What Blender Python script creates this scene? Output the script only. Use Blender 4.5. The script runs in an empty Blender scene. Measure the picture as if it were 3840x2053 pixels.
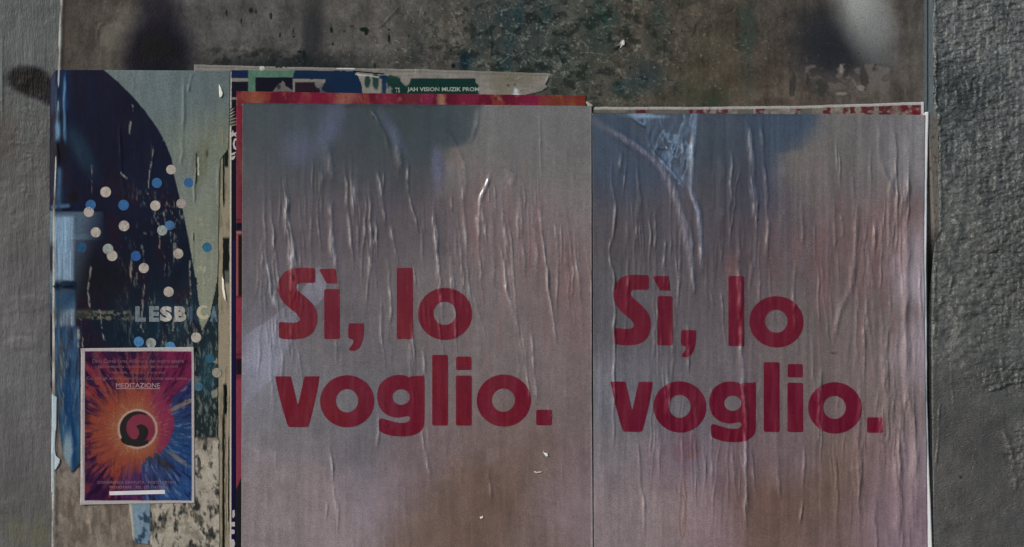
import bpy, bmesh, math
import numpy as np
from mathutils import Vector
from mathutils.geometry import tessellate_polygon

# ------------------------------------------------------------------ camera, sky, sun, exposure
scene = bpy.context.scene
U = 1.0 / 1871.0                 # metres per photograph unit on the wall (a poster is 70 cm wide)
CX, CY, CZ = 1920.0, 1026.5, 1.5
DIST = 2.35
cam_d = bpy.data.cameras.new('camera'); cam = bpy.data.objects.new('camera', cam_d)
scene.collection.objects.link(cam); scene.camera = cam
cam.location = (0, -DIST, CZ); cam.rotation_euler = (math.radians(90), 0, 0)
cam_d.sensor_width = 36.0; cam_d.lens = 36.0 * DIST / (3840 * U)
cam_d.clip_start = 0.02; cam_d.clip_end = 200

SUN_EL, SUN_AZ = math.radians(26), math.radians(-54)      # azimuth from the wall's outward normal, towards the left
world = bpy.data.worlds.new('World'); scene.world = world; world.use_nodes = True
wn = world.node_tree; wn.nodes.clear()
sky = wn.nodes.new('ShaderNodeTexSky'); sky.sky_type = 'NISHITA'; sky.sun_disc = False
sdir = Vector((math.sin(SUN_AZ) * math.cos(SUN_EL), -math.cos(SUN_AZ) * math.cos(SUN_EL), math.sin(SUN_EL)))
sky.sun_elevation = SUN_EL; sky.sun_rotation = math.atan2(sdir.x, sdir.y)
sky.air_density = 1.0; sky.dust_density = 1.5; sky.ozone_density = 1.0
bg = wn.nodes.new('ShaderNodeBackground'); bg.inputs['Strength'].default_value = 0.06
wo = wn.nodes.new('ShaderNodeOutputWorld')
wn.links.new(sky.outputs[0], bg.inputs['Color']); wn.links.new(bg.outputs[0], wo.inputs['Surface'])
sun_d = bpy.data.lights.new('sun', 'SUN'); sun_d.energy = 1.25; sun_d.angle = math.radians(8); sun_d.color = (1.0, 0.985, 0.96)
sun = bpy.data.objects.new('sun', sun_d); scene.collection.objects.link(sun)
sun.rotation_euler = sdir.to_track_quat('Z', 'Y').to_euler()
vs = scene.view_settings
vs.view_transform = 'Standard'; vs.look = 'None'; vs.gamma = 1.0; vs.use_curve_mapping = False
vs.exposure = 0.75
KA = 1.5                          # paper/wall albedo = linear(photograph colour) * KA

# ------------------------------------------------------------------ noise and colour helpers
_tabs = {}
def _tab(seed):
    if seed not in _tabs:
        _tabs[seed] = np.random.RandomState(seed + 11).rand(257, 257).astype(np.float32)
        _tabs[seed][256] = _tabs[seed][0]; _tabs[seed][:, 256] = _tabs[seed][:, 0]
    return _tabs[seed]
def vn(x, y, seed):
    t = _tab(seed); xi = np.floor(x).astype(np.int64); yi = np.floor(y).astype(np.int64)
    fx = x - xi; fy = y - yi; fx = fx * fx * (3 - 2 * fx); fy = fy * fy * (3 - 2 * fy)
    xi &= 255; yi &= 255
    return (t[yi, xi] * (1 - fx) + t[yi, xi + 1] * fx) * (1 - fy) + (t[yi + 1, xi] * (1 - fx) + t[yi + 1, xi + 1] * fx) * fy
def fbm(x, y, sx, sy, oc=4, seed=0, gain=0.5):           # about -1..1
    x = x / sx + seed * 17.3; y = y / sy + seed * 7.1; a = 1.0; s = 0; n = 0
    for k in range(oc):
        s = s + a * (vn(x, y, seed * 5 + k) * 2 - 1); n += a
        x = x * 2.03 + 5.2; y = y * 2.03 + 1.3; a *= gain
    return s / n
def ss(a, b, x):
    t = np.clip((x - a) / (b - a), 0, 1); return t * t * (3 - 2 * t)
def lin(c):
    c = np.asarray(c, float) / 255.0
    return np.where(c <= 0.04045, c / 12.92, ((c + 0.055) / 1.055) ** 2.4)
TINT = np.array((.97, .985, 1.05))
def alb(c): return np.clip(lin(c) * KA * TINT - 0.010, 0.003, 0.86)
def mix(col, c, m):
    m = np.clip(m, 0, 1)[..., None]; return col * (1 - m) + np.asarray(c, float) * m
def rect(x, y, x0, y0, x1, y1, e=2.0):
    return ss(-e, e, x - x0) * ss(-e, e, x1 - x) * ss(-e, e, y - y0) * ss(-e, e, y1 - y)
def ell(x, y, cx, cy, rx, ry, soft=0.5, wob=0.0, seed=0, rot=0.0):
    dx, dy = x - cx, y - cy
    if rot:
        c, s = math.cos(rot), math.sin(rot); dx, dy = dx * c + dy * s, -dx * s + dy * c
    d = np.sqrt((dx / rx) ** 2 + (dy / ry) ** 2)
    if wob: d = d + wob * fbm(x, y, rx * .6 + 4, ry * .6 + 4, 4, seed)
    return 1 - ss(1 - soft, 1 + soft, d)
def rbf(x, y, pts):
    n = 0; d = 0
    for (px, py, c, s) in pts:
        w = np.exp(-((x - px) ** 2 + (y - py) ** 2) / (2 * s * s)) + 1e-9
        n = n + w[..., None] * np.asarray(c, float); d = d + w
    return n / d[..., None]
def inpoly(x, y, poly):
    x = np.asarray(x, float); r = np.zeros(x.shape, bool); n = len(poly)
    for i in range(n):
        (x0, y0), (x1, y1) = poly[i], poly[(i + 1) % n]
        if y0 == y1: continue
        r ^= ((y0 > y) != (y1 > y)) & (x < (x1 - x0) * (y - y0) / (y1 - y0) + x0)
    return r
def linedist(x, y, pts):
    best = np.full(x.shape, 1e9); bt = np.zeros(x.shape); L = 0; seg = []
    for (a, b) in zip(pts[:-1], pts[1:]):
        l = math.hypot(b[0] - a[0], b[1] - a[1]); seg.append((a, b, L, l)); L += l
    for a, b, s0, l in seg:
        dx, dy = (b[0] - a[0]) / l, (b[1] - a[1]) / l
        t = np.clip((x - a[0]) * dx + (y - a[1]) * dy, 0, l)
        d = np.hypot(x - a[0] - t * dx, y - a[1] - t * dy)
        m = d < best; best = np.where(m, d, best); bt = np.where(m, (s0 + t) / L, bt)
    return best, bt
def smooth_line(pts, n=5):
    if len(pts) < 3: return pts
    P = [pts[0]] + list(pts) + [pts[-1]]; out = []
    for i in range(1, len(P) - 2):
        p0, p1, p2, p3 = [np.array(P[i + k], float) for k in (-1, 0, 1, 2)]
        for k in range(n):
            t = k / n
            out.append(tuple(.5 * (2 * p1 + (p2 - p0) * t + (2 * p0 - 5 * p1 + 4 * p2 - p3) * t * t + (3 * p1 - p0 - 3 * p2 + p3) * t ** 3)))
    out.append(tuple(pts[-1])); return out
class Ridges:                    # creases in pasted paper: (points, height mm, half width, end taper)
    def __init__(s): s.l = []
    def add(s, pts, h, w, tp=0.3): s.l.append((smooth_line(pts), h, w, tp))
    def __call__(s, x, y):
        z = np.zeros(x.shape)
        for pts, h, w, tp in s.l:
            xs = [p[0] for p in pts]; ys = [p[1] for p in pts]; m = 3.2 * w
            k = (x > min(xs) - m) & (x < max(xs) + m) & (y > min(ys) - m) & (y < max(ys) + m)
            if not k.any(): continue
            wob = (1.0 + .35 * np.sin(y[k] * .031 + h * 9)) * (1 + min(1, 4 / w) * fbm(x[k], y[k], 9, 38, 2, 600))
            d, t = linedist(x[k] + 1.5 * np.sin(y[k] * .043 + w) + min(3, 14 / w) * fbm(x[k], y[k], 30, 44, 2, 601), y[k], pts)
            a = ss(0, tp, t) * ss(0, tp, 1 - t) * wob
            z[k] += 1.25 * h * a * np.exp(-(d / (.8 * w)) ** 2 / 2)
        return z

# ------------------------------------------------------------------ mesh helpers
def to_world(x, y, h): return (x - CX) * U, -h * 0.001, CZ + (CY - y) * U
def thing(name, label=None, cat=None, x=CX, y=CY, kind=None, group=None):
    o = bpy.data.objects.new(name, None); scene.collection.objects.link(o)
    wx, wy, wz = to_world(x, y, 0); o.location = (wx, wy, wz); o.empty_display_size = .05
    tag(o, label, cat, kind, group); return o
def tag(o, label=None, cat=None, kind=None, group=None):
    for k, v in (('label', label), ('category', cat), ('kind', kind), ('group', group)):
        if v: o[k] = v
    return o
def link(name, me, m, parent, origin=None):
    me.materials.append(m); o = bpy.data.objects.new(name, me); scene.collection.objects.link(o)
    if parent is not None:
        o.parent = parent; off = parent.location
        me.transform(__import__('mathutils').Matrix.Translation(-Vector(off)))
    elif origin is not None:
        v = Vector(to_world(*origin, 0)); me.transform(__import__('mathutils').Matrix.Translation(-v)); o.location = v
    return o
def mesh_arrays(name, co, quads, col, loops=4):
    me = bpy.data.meshes.new(name); n = len(co); f = len(quads)
    me.vertices.add(n); me.vertices.foreach_set('co', np.ascontiguousarray(co, np.float32).ravel())
    me.loops.add(f * loops); me.loops.foreach_set('vertex_index', np.ascontiguousarray(quads, np.int32).ravel())
    me.polygons.add(f); me.polygons.foreach_set('loop_start', np.arange(0, f * loops, loops, dtype=np.int32))
    me.update(calc_edges=True); me.validate()
    a = me.attributes.new('Col', 'FLOAT_COLOR', 'POINT')
    a.data.foreach_set('color', np.concatenate([col, np.ones((n, 1))], 1).astype(np.float32).ravel())
    me.shade_smooth(); return me
def grid(name, X, Y, hf, cf, m, parent, skirt=0.8, origin=None):
    """X, Y: 2-D arrays of wall coordinates; hf gives height in mm, cf albedo; the rim is turned back by skirt mm."""
    H = hf(X, Y); C = cf(X, Y)
    if skirt:
        pad = lambda A: np.pad(A, 1, mode='edge')
        X, Y, H = pad(X), pad(Y), pad(H); C = np.pad(C, ((1, 1), (1, 1), (0, 0)), mode='edge')
        H[0] -= skirt; H[-1] -= skirt; H[1:-1, 0] -= skirt; H[1:-1, -1] -= skirt
    r, c = X.shape; wx, wy, wz = to_world(X, Y, H)
    co = np.stack([wx, wy, wz], -1).reshape(-1, 3)
    i = np.arange(r * c).reshape(r, c)
    q = np.stack([i[:-1, :-1], i[1:, :-1], i[1:, 1:], i[:-1, 1:]], -1).reshape(-1, 4)
    return link(name, mesh_arrays(name, co, q, C.reshape(-1, 3)), m, parent, origin)
def coons(L, R, T, B, nu, nv, vpts=None):
    """L, R: x of the left/right edge as a function of y; T, B: y of the top/bottom edge as a function of x."""
    u = np.linspace(0, 1, nu); v = np.linspace(0, 1, nv) if vpts is None else vpts
    Uu, V = np.meshgrid(u, v)
    X = np.full(V.shape, 0.0); Y = np.full(V.shape, 0.0)
    y0 = V * 1660 + 390
    X = L(y0) * (1 - Uu) + R(y0) * Uu
    for _ in range(3):
        Y = T(X) * (1 - V) + B(X) * V
        X = L(Y) * (1 - Uu) + R(Y) * Uu
    return X, Y
def I(*p):
    xs = [a for a, b in p]; ys = [b for a, b in p]
    return lambda t: np.interp(t, xs, ys)
def poly_mesh(name, loops, hf, cf, m, parent, sx=5.0, sy=14.0, off=0.0, origin=None, raw=None):
    """Flat outline (with holes) cut into small faces that follow the sheet below it."""
    bm = bmesh.new()
    if raw is not None:
        bm = raw
    else:
        vl = [[Vector((p[0], p[1], 0)) for p in l] for l in loops]
        flat = [v for l in vl for v in l]; bv = [bm.verts.new(v) for v in flat]
        for t in tessellate_polygon(vl):
            try: bm.faces.new([bv[i] for i in t])
            except ValueError: pass
    xs = [v.co.x for v in bm.verts]; ys = [v.co.y for v in bm.verts]
    for ax, lo, hi, st in ((0, min(xs), max(xs), sx), (1, min(ys), max(ys), sy)):
        no = Vector((1, 0, 0)) if ax == 0 else Vector((0, 1, 0))
        for k in range(1, int((hi - lo) / st) + 1):
            p = Vector((lo + k * st, 0, 0)) if ax == 0 else Vector((0, lo + k * st, 0))
            bmesh.ops.bisect_plane(bm, geom=bm.verts[:] + bm.edges[:] + bm.faces[:], plane_co=p, plane_no=no, dist=0.01)
    x = np.array([v.co.x for v in bm.verts]); y = np.array([v.co.y for v in bm.verts])
    h = hf(x, y) + off; c = cf(x, y)
    wx, wy, wz = to_world(x, y, h)
    for v, a, b, d in zip(bm.verts, wx, wy, wz): v.co = (a, b, d)
    bm.normal_update()
    for f in bm.faces:
        if f.normal.y > 0: f.normal_flip()
    me = bpy.data.meshes.new(name); bm.to_mesh(me); bm.free()
    at = me.attributes.new('Col', 'FLOAT_COLOR', 'POINT')
    at.data.foreach_set('color', np.concatenate([c, np.ones((len(c), 1))], 1).astype(np.float32).ravel())
    me.shade_smooth()
    return link(name, me, m, parent, origin)
def solid(c, var=0.0, seed=3, wear=0.0):
    c = alb(c)
    def f_(x, y):
        o = np.ones(x.shape + (3,)) * c * (1 + var * fbm(x, y, 14, 60, 3, seed))[..., None]
        return mix(o, alb((40, 44, 50)), wear * ss(.05, .3, fbm(x, y, 7, 16, 3, seed + 1))) if wear else o
    return f_
def text_bm(s, x0, y0, x1, y1, bold=0.0, shear=0.0):
    cu = bpy.data.curves.new('t', 'FONT'); cu.body = s; cu.offset = bold; cu.shear = shear; cu.resolution_u = 3
    ob = bpy.data.objects.new('t', cu); scene.collection.objects.link(ob)
    dg = bpy.context.evaluated_depsgraph_get(); me = bpy.data.meshes.new_from_object(ob.evaluated_get(dg))
    bpy.data.objects.remove(ob); bpy.data.curves.remove(cu)
    bm = bmesh.new(); bm.from_mesh(me); bpy.data.meshes.remove(me)
    xs = [v.co.x for v in bm.verts]; ys = [v.co.y for v in bm.verts]
    a, b, c, d = min(xs), max(xs), min(ys), max(ys)
    for v in bm.verts:
        v.co = (x0 + (v.co.x - a) / (b - a) * (x1 - x0), y1 - (v.co.y - c) / (d - c) * (y1 - y0), 0)
    return bm
def rrect(x0, y0, x1, y1, r=12, n=4):
    out = []
    for cx, cy, a in ((x1 - r, y0 + r, -90), (x1 - r, y1 - r, 0), (x0 + r, y1 - r, 90), (x0 + r, y0 + r, 180)):
        for k in range(n + 1):
            t = math.radians(a + 90 * k / n); out.append((cx + r * math.cos(t), cy + r * math.sin(t)))
    return out
def oval(cx, cy, rx, ry, n=56): return [(cx + rx * math.cos(2 * math.pi * k / n), cy + ry * math.sin(2 * math.pi * k / n)) for k in range(n)]
def rnd(poly, it=2):             # corner cutting
    for _ in range(it):
        q = []
        for a, b in zip(poly, poly[1:] + poly[:1]):
            q += [(a[0] * .78 + b[0] * .22, a[1] * .78 + b[1] * .22), (a[0] * .22 + b[0] * .78, a[1] * .22 + b[1] * .78)]
        poly = q
    return poly

# ------------------------------------------------------------------ materials
def material(name, rough=.5, grain=.10, gscale=380, bump=.15, bscale=(900, 900, 900), bdist=.0004, spec=.5, coat=0.0, color=None, aniso=(1, 1, 1), stain=0.0, rvar=.12):
    m = bpy.data.materials.new(name); m.use_nodes = True; t = m.node_tree; N = t.nodes; Lk = t.links; N.clear()
    out = N.new('ShaderNodeOutputMaterial'); p = N.new('ShaderNodeBsdfPrincipled'); Lk.new(p.outputs[0], out.inputs[0])
    tc = N.new('ShaderNodeTexCoord'); geo = N.new('ShaderNodeNewGeometry')
    mp = N.new('ShaderNodeMapping'); mp.inputs['Scale'].default_value = aniso; Lk.new(geo.outputs['Position'], mp.inputs[0])
    if color is None:
        a = N.new('ShaderNodeAttribute'); a.attribute_name = 'Col'; base = a.outputs['Color']
    else:
        a = N.new('ShaderNodeRGB'); a.outputs[0].default_value = (*color, 1); base = a.outputs[0]
    nz = N.new('ShaderNodeTexNoise'); nz.inputs['Scale'].default_value = gscale; nz.inputs['Detail'].default_value = 3; nz.inputs['Roughness'].default_value = .7
    Lk.new(mp.outputs[0], nz.inputs['Vector'])
    mr = N.new('ShaderNodeMapRange'); mr.inputs[1].default_value = .3; mr.inputs[2].default_value = .7
    mr.inputs[3].default_value = 1 - grain; mr.inputs[4].default_value = 1 + grain; Lk.new(nz.outputs['Fac'], mr.inputs[0])
    mx = N.new('ShaderNodeVectorMath'); mx.operation = 'SCALE'; Lk.new(base, mx.inputs[0]); Lk.new(mr.outputs[0], mx.inputs['Scale'])
    Lk.new(mx.outputs[0], p.inputs['Base Color'])
    n3 = N.new('ShaderNodeTexNoise'); n3.inputs['Scale'].default_value = 14; n3.inputs['Detail'].default_value = 5; Lk.new(mp.outputs[0], n3.inputs['Vector'])
    r2 = N.new('ShaderNodeMapRange'); r2.inputs[1].default_value = .35; r2.inputs[2].default_value = .65; r2.inputs[3].default_value = max(.05, rough - rvar); r2.inputs[4].default_value = min(1, rough + rvar)
    Lk.new(n3.outputs['Fac'], r2.inputs[0]); Lk.new(r2.outputs[0], p.inputs['Roughness'])
    p.inputs['Specular IOR Level'].default_value = spec
    if coat: p.inputs['Coat Weight'].default_value = coat; p.inputs['Coat Roughness'].default_value = .3
    m2 = N.new('ShaderNodeMapping'); m2.inputs['Scale'].default_value = bscale; Lk.new(geo.outputs['Position'], m2.inputs[0])
    n2 = N.new('ShaderNodeTexNoise'); n2.inputs['Scale'].default_value = 1; n2.inputs['Detail'].default_value = 4; Lk.new(m2.outputs[0], n2.inputs['Vector'])
    b = N.new('ShaderNodeBump'); b.inputs['Strength'].default_value = bump; b.inputs['Distance'].default_value = bdist
    Lk.new(n2.outputs['Fac'], b.inputs['Height']); Lk.new(b.outputs[0], p.inputs['Normal'])
    return m
M_glossposter = material('satin_poster_paper', rough=.25, grain=.34, gscale=400, bump=.16, bscale=(520, 520, 120), bdist=.0005, spec=.65, rvar=.04)
M_ink = material('printed_red_ink', rough=.27, grain=.22, gscale=400, bump=.2, bscale=(520, 520, 120), bdist=.0005, spec=.5, rvar=.06)
M_print = material('old_poster_print', rough=.36, grain=.26, gscale=400, bump=.2, bscale=(420, 420, 180), bdist=.0006, spec=.12, rvar=.06)
M_paper = material('aged_paper', rough=.75, grain=.10, gscale=300, bump=.5, bscale=(300, 300, 300), bdist=.0006, spec=.2)
M_dot = material('printed_ink', rough=.55, grain=.08, gscale=420, bump=.3, bscale=(420, 420, 300), bdist=.0005, spec=.3)
M_panel = material('dirty_plaster_paint', rough=.45, grain=.24, gscale=300, bump=.5, bscale=(260, 260, 220), bdist=.0012, spec=.12)
M_left = material('brushed_grey_masonry_paint', rough=.45, grain=.16, gscale=300, bump=.8, bscale=(380, 380, 90), bdist=.0014, spec=.18)
M_right = material('glossy_rough_grey_paint', rough=.27, grain=.22, gscale=240, bump=1.0, bscale=(240, 240, 520), bdist=.0022, spec=.9, rvar=.08)

# ------------------------------------------------------------------ the wall
def dense(a, segs):
    out = [np.array([a])]; cur = a
    for to, st in segs:
        n = max(1, int(round((to - cur) / st))); out.append(np.linspace(cur, to, n + 1)[1:]); cur = to
    return np.concatenate(out)
wall = thing('plastered_wall', 'grey street wall of rough painted render round a dirty, paint-stained plaster panel', 'wall', CX, CY + CZ / U)
PL = I((-1600, 232), (0, 225), (265, 215), (800, 198), (2053, 194), (3800, 190))      # left edge of the raised panel
YS = dense(-1500, [(-40, 40), (2095, 3.3), (3830, 60)])
def left_h(x, y):
    d = PL(y) - x
    big = fbm(x, y, 170, 130, 4, 21) * 2.2
    brush = fbm(x, y, 10, 80, 3, 22) * .55 + fbm(x, y, 34, 24, 3, 141) * .5
    rag = fbm(x, y, 30, 22, 4, 23)
    area = ell(x, y, 70, 620, 150, 260, .8, .3, 24) * .9 + ell(x, y, 60, 1250, 140, 160, .8, .4, 25) * .3
    rr = 1 - np.abs(fbm(x, y, 34, 26, 4, 26)) * 4
    lump = ell(x, y, 75, 1290, 55, 22, .5, .3, 27) * 1.6 + ell(x, y, 110, 1140, 75, 32, .35, .4, 28) * 1.2 + ell(x, y, 30, 1900, 60, 25, .5, .5, 29)
    return -6 + big * .8 + brush + area * (np.clip(rr, 0, 1) * 1.1 * ss(-.1, .3, fbm(x, y, 50, 50, 2, 140)) + rag * .5) + lump + ell(x, y, 4, 290, 5, 130, .6) * 1.5 + fbm(x, y, 8, 8, 2, 30) * .10
def left_c(x, y):
    c = rbf(x, y, [(60, 0, (80, 84, 82), 200), (60, 300, (84, 86, 82), 160), (90, 620, (84, 82, 78), 150), (20, 520, (72, 76, 73), 90),
                   (60, 1000, (88, 86, 84), 200), (60, 1400, (92, 91, 90), 220), (80, 1800, (84, 82, 80), 160), (60, 2050, (92, 90, 84), 120)])
    c = c * (1 + .10 * fbm(x, y, 60, 160, 4, 31) + .07 * fbm(x, y, 7, 70, 3, 32))[..., None]
    c = mix(c, (72, 62, 58), .5 * ell(x, y, 20, 520, 40, 90, .6, .5, 33))
    c = mix(c, (96, 94, 70), .45 * ell(x, y, 140, 2010, 30, 60, .7, .5, 34) + .4 * ell(x, y, 60, 1990, 40, 40, .7, .5, 35))
    c = mix(c, (12, 9, 16), .98 * ell(x, y, 112, 305, 90, 54, .30, .10, 36, .32))
    c = mix(c, (20, 15, 24), .9 * ell(x, y, 170, 350, 52, 36, .35, .08, 36, .5))
    return alb(c)
xl = dense(-2600, [(-40, 60), (195, 3.3)])
X, Y = np.meshgrid(np.linspace(0, 1, 2), YS)
Xl = xl[None, :] + (PL(YS)[:, None] - 195 + 2) * ss(0, 195, xl)[None, :]
grid('rough_render', Xl, np.repeat(YS[:, None], len(xl), 1), left_h, left_c, M_left, wall, 0)

def panel_h(x, y):
    lo = fbm(x, y, 260, 200, 3, 41) * .8
    fine = fbm(x, y, 26, 40, 4, 42) * .18
    ck = ell(x, y, 2060, 150, 520, 300, .6, .3, 43)
    w = fbm(x, y, 60, 60, 3, 44) * 18
    r1 = 1 - np.abs(fbm(x + w, y - w, 62, 48, 4, 45, .6)) * 5
    r2 = 1 - np.abs(fbm(x - w, y, 24, 34, 3, 46, .6)) * 4
    crack = np.clip(r1, 0, 1) * .6 + np.clip(r2, 0, 1) * .3 + fbm(x, y, 14, 20, 3, 47) * .3
    edge = np.exp(-((x - PL(y) - 7) / 6) ** 2) * 1.6
    under = ss(430, 520, y) * ss(1600, 1500, y)
    rub = ell(x, y, 1000, 210, 360, 70, .6, .4, 48) * fbm(x, y, 9, 12, 3, 49) * .5
    low = ss(1550, 1650, y) * (fbm(x, y, 22, 110, 4, 50) * .45 + fbm(x, y, 120, 90, 3, 51) * .6)
    z = (lo + fine + ck * crack + rub + low)
    z = z + RP(x, y)
    # keep it under the pasted sheets
    s = rect(x, y, 700, 262, 2060, 1900, 12) + rect(x, y, 2200, 400, 3480, 2200, 10) + rect(x, y, 230, 280, 820, 1640, 8) + rect(x, y, 330, 1300, 720, 1880, 8) + rect(x, y, 560, 1600, 3480, 2300, 8)
    z = z * (1 - np.clip(s, 0, 1)) - np.clip(s, 0, 1) * .6
    z = z - ss(-10, 16, x - 3462) * ss(340, 460, y) * .8
    return z + edge
RP = Ridges()
for p, h, w in [([(1660, 0), (1700, 60), (1745, 150)], .9, 3), ([(1500, 20), (1440, 90), (1400, 110)], .7, 3), ([(2070, 180), (2100, 225), (2122, 270)], 1.3, 3.2),
                ([(2690, 55), (2740, 48), (2760, 15)], -1.0, 4), ([(2590, 145), (2610, 120), (2615, 90)], -.8, 4), ([(2295, 185), (2320, 172), (2338, 155)], 2.2, 5),
                ([(1810, 20), (1840, 120), (1835, 230)], .8, 3), ([(2020, 60), (2010, 200)], .8, 3), ([(1905, 90), (2010, 40), (2100, 10)], .8, 3),
                ([(2490, 90), (2486, 260)], .7, 3), ([(2320, 400), (2370, 380), (2420, 330)], .7, 3), ([(400, 90), (372, 100), (366, 150), (370, 190)], .5, 4),
                ([(320, 1700), (360, 1730), (352, 1800)], .8, 4), ([(340, 1940), (345, 2010)], 1.0, 6), ([(3170, 240), (3330, 238)], .5, 3)]:
    RP.add(p, h, w, .15)
def panel_c(x, y):
    c = rbf(x, y, [(300, 100, (76, 70, 63), 120), (450, 130, (88, 84, 74), 70), (850, 60, (82, 80, 76), 160), (1300, 60, (84, 81, 76), 160), (1600, 100, (88, 84, 76), 120),
                   (1700, 240, (80, 76, 66), 80), (2000, 60, (76, 74, 68), 120), (2000, 300, (70, 70, 62), 110), (2300, 150, (76, 73, 64), 120), (2500, 60, (84, 78, 68), 110),
                   (2650, 250, (76, 70, 58), 120), (2900, 150, (74, 69, 62), 120), (2900, 330, (86, 76, 66), 90), (3150, 330, (84, 77, 70), 90), (3400, 100, (82, 78, 72), 110),
                   (3420, 330, (80, 75, 68), 90), (250, 1750, (118, 108, 98), 90), (300, 2000, (112, 103, 92), 110), (450, 1960, (110, 100, 88), 80)])
    c = c * .93
    st = fbm(x, y, 18, 120, 4, 61); bl = fbm(x, y, 70, 60, 5, 62); sp = fbm(x, y, 9, 11, 3, 63)
    c = c * (1 + .15 * st + .24 * bl + .14 * sp)[..., None]
    # teal and green old paint showing through the crackle
    t = ss(-.05, .35, fbm(x, y, 40, 90, 5, 64, .6))
    for (cx, cy, rx, ry, k, col) in [(1960, 110, 150, 210, .85, (40, 54, 54)), (1790, 130, 60, 150, .5, (48, 58, 56)), (2240, 90, 60, 110, .8, (42, 60, 54)), (2150, 250, 130, 110, .6, (50, 58, 52)),
                                   (2430, 285, 75, 60, .95, (38, 54, 58)), (2370, 330, 60, 30, .9, (40, 54, 54)), (2470, 120, 50, 110, .55, (44, 56, 52)), (2800, 110, 30, 90, .7, (52, 64, 56)), (2810, 300, 26, 100, .6, (50, 62, 52)),
                                   (2640, 370, 90, 50, .7, (50, 60, 48)), (1740, 230, 26, 40, .9, (28, 48, 58)), (1600, 60, 60, 60, .4, (56, 60, 56)), (1560, 180, 70, 90, .45, (54, 58, 54))]:
        c = mix(c, col, k * ell(x, y, cx, cy, rx, ry, .6, .5, 65) * (.5 + .75 * t))
    c = mix(c, (104, 100, 88), .6 * ell(x, y, 440, 138, 72, 52, .25, .45, 66))
    c = mix(c, (58, 53, 48), .8 * ell(x, y, 350, 150, 22, 42, .3, .3, 67))
    c = mix(c, (60, 50, 44), .45 * ell(x, y, 250, 60, 24, 160, .5, .4, 68))
    # sprayed dark paint
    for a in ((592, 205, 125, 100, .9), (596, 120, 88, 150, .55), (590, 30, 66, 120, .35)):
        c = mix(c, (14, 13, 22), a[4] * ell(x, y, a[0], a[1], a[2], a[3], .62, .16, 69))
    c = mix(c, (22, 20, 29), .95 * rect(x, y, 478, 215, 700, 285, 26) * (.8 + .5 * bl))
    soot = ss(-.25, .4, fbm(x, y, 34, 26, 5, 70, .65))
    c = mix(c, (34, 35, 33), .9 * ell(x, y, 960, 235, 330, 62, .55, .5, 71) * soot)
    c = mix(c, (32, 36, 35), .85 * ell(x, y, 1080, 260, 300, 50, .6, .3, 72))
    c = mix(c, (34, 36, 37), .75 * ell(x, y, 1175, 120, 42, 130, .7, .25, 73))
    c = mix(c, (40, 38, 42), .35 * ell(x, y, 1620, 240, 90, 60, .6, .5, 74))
    for (cx, cy, rx, ry) in [(1366, 112, 17, 9), (1374, 124, 8, 10), (1458, 112, 4, 4), (1459, 145, 5, 22), (1243, 114, 6, 12), (1100, 118, 4, 5), (1101, 138, 4, 4), (1140, 208, 8, 20), (1124, 196, 9, 6), (1690, 195, 4, 10), (1700, 246, 8, 10), (1248, 166, 4, 6),
                             (850, 50, 4, 12), (940, 40, 9, 10), (905, 80, 3, 12), (960, 45, 4, 9), (1016, 60, 5, 12), (1050, 133, 4, 9), (1405, 250, 3, 14)]:
        c = mix(c, (22, 30, 29), .95 * ell(x, y, cx, cy, rx, ry, .25, .35, 75))
    # misted white and charcoal spray near the right
    c = mix(c, (38, 40, 44), .85 * ell(x, y, 3090, 160, 115, 120, .75, .15, 76))
    c = mix(c, (38, 40, 44), .6 * ell(x, y, 3200, 210, 130, 60, .7, .2, 77))
    c = mix(c, (146, 148, 142), .95 * ell(x, y, 3225, 0, 80, 150, .85, .14, 78, -.35))
    c = mix(c, (110, 112, 110), .55 * ell(x, y, 3285, 140, 75, 110, .8, .15, 79, -.3))
    # peeled plaster under the mist
    peel = rect(x, y + 8 * fbm(x, y, 18, 18, 3, 80), 3020, 242, 3335, 375, 3) * ss(-.15, .05, fbm(x, y, 34, 30, 3, 81))
    c = mix(c, (104, 98, 92), .6 * peel * ss(380, 300, y))
    for (cx, cy, rx, ry) in [(3085, 328, 24, 30), (2972, 330, 13, 42), (3028, 300, 9, 20), (3240, 290, 14, 34), (3280, 258, 9, 12), (2560, 60, 4, 12)]:
        c = mix(c, (52, 52, 49), .8 * ell(x, y, cx, cy, rx, ry, .3, 1.1, 82))
    c = mix(c, (128, 122, 112), .7 * (ell(x, y, 3155, 258, 7, 18, .3, .3, 83) + ell(x, y, 3155, 352, 22, 6, .3, .3, 84) + ell(x, y, 3228, 330, 14, 10, .3, .4, 85)))
    # pale worn rim of the panel, its highlight and the shade beside it painted in
    e = np.exp(-((x - PL(y) - 6) / 7) ** 2)
    c = mix(c, (170, 173, 165), .9 * e * ss(-.6, .3, fbm(x, y, 8, 60, 3, 86)))
    c = mix(c, (40, 38, 36), .5 * np.exp(-((x - PL(y) - 19) / 5) ** 2))
    c = mix(c, (88, 96, 97), .9 * ss(3462, 3470, x) * ss(460, 400, y))
    # lower left: damp, streaked
    lowm = ss(1560, 1620, y)
    c = mix(c, (72, 62, 54), .8 * lowm * ell(x, y, 335, 1800, 20, 90, .6, .6, 87))
    c = mix(c, (80, 70, 60), .6 * lowm * ss(.05, .4, fbm(x, y, 26, 90, 4, 88)))
    c = mix(c, (134, 124, 112), .5 * lowm * ss(.1, .4, fbm(x, y, 20, 60, 4, 89)))
    # pale veins and dark pits in the crackle
    w_ = fbm(x, y, 60, 60, 3, 44) * 18; ckm = ell(x, y, 2060, 150, 480, 300, .6, .4, 43)
    v1 = 1 - np.abs(fbm(x + w_, y - w_, 62, 48, 4, 45, .6)) * 16; v2 = 1 - np.abs(fbm(x, y, 26, 14, 3, 93, .6)) * 9
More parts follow.
